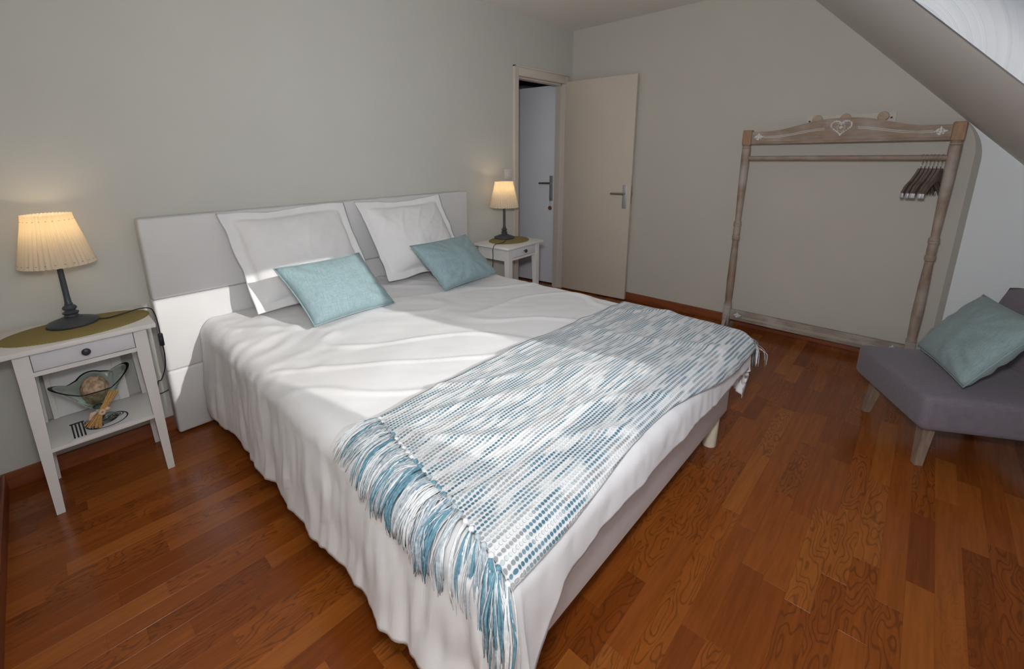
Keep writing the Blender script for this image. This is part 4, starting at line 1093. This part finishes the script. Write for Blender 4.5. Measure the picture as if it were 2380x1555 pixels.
for yy in (ya+0.050, yb2-0.050):
    m = MB(); fleur(m, yy, 0.140, 0.85, RX-0.0135); rloc(m); m.build('flower_ornament', 'orn', br, smooth=True)
# hangers
def hanger_proto():
    t = thing('clothes_hanger', 'x', 'hanger')
    pr = [(-0.185, -0.118), (-0.172, -0.118), (-0.150, -0.096), (-0.105, -0.062), (-0.05, -0.034), (0, -0.028), (0.05, -0.034), (0.105, -0.062), (0.150, -0.096), (0.172, -0.118), (0.185, -0.118),
          (0.184, -0.085), (0.155, -0.052), (0.10, -0.022), (0.045, 0.020), (0.022, 0.046), (-0.022, 0.046), (-0.045, 0.020), (-0.10, -0.022), (-0.155, -0.052), (-0.184, -0.085)]
    pr = [(x*0.80, z-0.108) for x, z in pr]
    m = MB(); m.prism(pr, 'y', -0.006, 0.006); m.build('shoulder_wood', 'hangerwood', t)
    m = MB(); m.tube([(0, 0, -0.062), (0, 0, -0.040), (0.006, 0, -0.030)]+[(0.0185*math.cos(a)+0.0, 0, 0.0185*math.sin(a)) for a in [(-0.9+i*0.28) for i in range(16)]], 0.0018, 6); m.build('hook', 'chrome', t, smooth=True)
    for s in (-1, 1):
        m = MB(); m.box(s*0.142-0.006, s*0.142+0.006, -0.008, 0.008, -0.228, -0.200, 0.002); m.build('end_cap', 'steel', t, angle=40)
    return t
hp = hanger_proto()
words = ['first from the post', 'second from the post', 'third from the post', 'fourth from the post', 'fifth from the post', 'farthest from the post']
def copy_thing(r):
    c = r.copy(); C.objects.link(c)
    for ch in r.children:
        d = ch.copy(); C.objects.link(d); d.parent = c
    return c
for k in range(6):
    h = hp if k == 0 else copy_thing(hp)
    h.location = (RX, -2.690+k*0.0165, 1.335); h.rotation_euler = (0, 0, -0.36+0.04*math.sin(k*2.3))
    h['label'] = 'dark wooden clothes hanger on the rack rod, %s' % words[k]; h['category'] = 'hanger'; h['group'] = 'wooden hangers on the rack'
# hook board on the wall behind the rack
hk = thing('coat_hook_board', 'pale wall board with three round wooden pegs behind the rack top', 'coat hook', (XF, -2.207, 1.575))
m = MB(); m.box(-0.014, 0, -0.237, 0.237, -0.045, 0.038, 0.002); m.build('hook_board', 'boardwhite', hk, angle=40)
for yy in (-0.177, 0.012, 0.165):
    m = MB(); m.lathe([(0.010, 0), (0.010, 0.025), (0.026, 0.030), (0.029, 0.038), (0.026, 0.044), (0.010, 0.046)], 24)
    for v in m.v: v.xyz = (-0.014-v.z, yy+v.x, 0.012+v.y)
    m.build('peg', 'hookwood', hk, angle=35)
for yy in (-0.215, 0.215):
    m = MB(); m.lathe([(0.006, 0), (0.006, 0.002), (0.003, 0.003)], 12)
    for v in m.v: v.xyz = (-0.014-v.z, yy+v.x, v.y+0.004)
    m.build('screw', 'darkscrew', hk)

# ------------------------------------------------------------------ slipper chair
A0 = Vector((3.262, -2.548)); B0 = Vector((2.804, -2.800)); e1 = (A0-B0).normalized(); dd = Vector((e1.y, -e1.x))
# local frame: x along the front (B to A), y towards the back
ch = thing('slipper_chair', 'low armless mauve-grey upholstered chair with tapered wooden legs in the corner', 'chair', (B0.x, B0.y, 0), math.atan2(e1.y, e1.x))
# local +y must be -dd, so use negative y for depth
CW, CD = (A0-B0).length, 0.60
def rounded_box(mb, x0, x1, y0, y1, z0, z1, bev): mb.box(x0, x1, y0, y1, z0, z1, bev)
m = MB(); bm = bmesh.new(); bmesh.ops.create_cube(bm, size=1)
for v in bm.verts: v.co = Vector((CW/2+v.co.x*(CW+0.05), -CD/2+v.co.y*(CD+0.04), 0.285+v.co.z*0.165))
bmesh.ops.bevel(bm, geom=bm.edges[:], offset=0.030, segments=4, affect='EDGES', profile=0.5)
bmesh.ops.subdivide_edges(bm, edges=[e for e in bm.edges if e.calc_length() > 0.2], cuts=6, use_grid_fill=True)
for v in bm.verts:
    if v.co.z > 0.33:
        u_ = (v.co.x-CW/2)/(CW/2); q_ = (v.co.y+CD/2)/(CD/2)
        v.co.z += 0.028*max(0, 1-u_*u_)*max(0, 1-q_*q_)+0.004*nz(v.co.x*9, v.co.y*9)
bm.verts.index_update(); m.add([v.co.copy() for v in bm.verts], [tuple(x.index for x in f.verts) for f in bm.faces]); bm.free()
m.build('seat', 'chair', ch, smooth=True)
m = MB(); nx, nzn = 18, 12; vs = []; fs = []
def back_p(i, j, side):
    u_ = -1+2*i/nx; t = j/nzn
    rad = 0.62+0.10*0
    x = CW/2+u_*(CW/2+0.075)*(1-0.03*t**3); z = 0.36+0.375*t-0.028*(abs(u_)**4)*t*t
    yb3 = -CD+0.07-0.085*t+0.03*u_*u_
    edge_ = (max(0, 1-abs(u_)**8)*max(0, 1-t**10))**0.5
    return Vector((x, yb3+side*0.048*edge_, z))
for side in (-1, 1):
    for j in range(nzn+1):
        for i in range(nx+1): vs.append(back_p(i, j, side))
N = (nx+1)*(nzn+1)
for s in (0, 1):
    for j in range(nzn):
        for i in range(nx):
            f = (s*N+j*(nx+1)+i, s*N+j*(nx+1)+i+1, s*N+(j+1)*(nx+1)+i+1, s*N+(j+1)*(nx+1)+i); fs.append(f)
m.add(vs, fs)
for i in range(nx): m.add([vs[i], vs[i+1], vs[N+i+1], vs[N+i]], [(0, 1, 2, 3)])
m.build('backrest', 'chair', ch, smooth=True)
for (lx, ly, sx, sy) in ((0.075, -0.065, -1, 1), (CW-0.06, -0.065, 1, 1), (0.075, -CD+0.10, -1, -1), (CW-0.06, -CD+0.10, 1, -1)):
    m = MB(); vs = []
    for (z, r, o_) in ((0.0, 0.015, 1.0), (0.215, 0.024, 0.0)):
        for a in range(4):
            q_ = ((-1, -1), (1, -1), (1, 1), (-1, 1))[a]; vs.append((lx+sx*0.028*o_+q_[0]*r, ly+sy*0.022*o_+q_[1]*r, z))
    m.add(vs, [(3, 2, 1, 0), (4, 5, 6, 7)]+[(i, (i+1) % 4, (i+1) % 4+4, i+4) for i in range(4)])
    m.build('leg', 'chairleg', ch)
cushion('lumbar_cushion', 'grey-blue linen cushion leaning on the armless chair backrest', (3.285, -2.745, 0.412), (2.865, -2.895, 0.412), (3.330, -2.925, 0.712), 0.15, 'cushion_b', 0.045, 6)
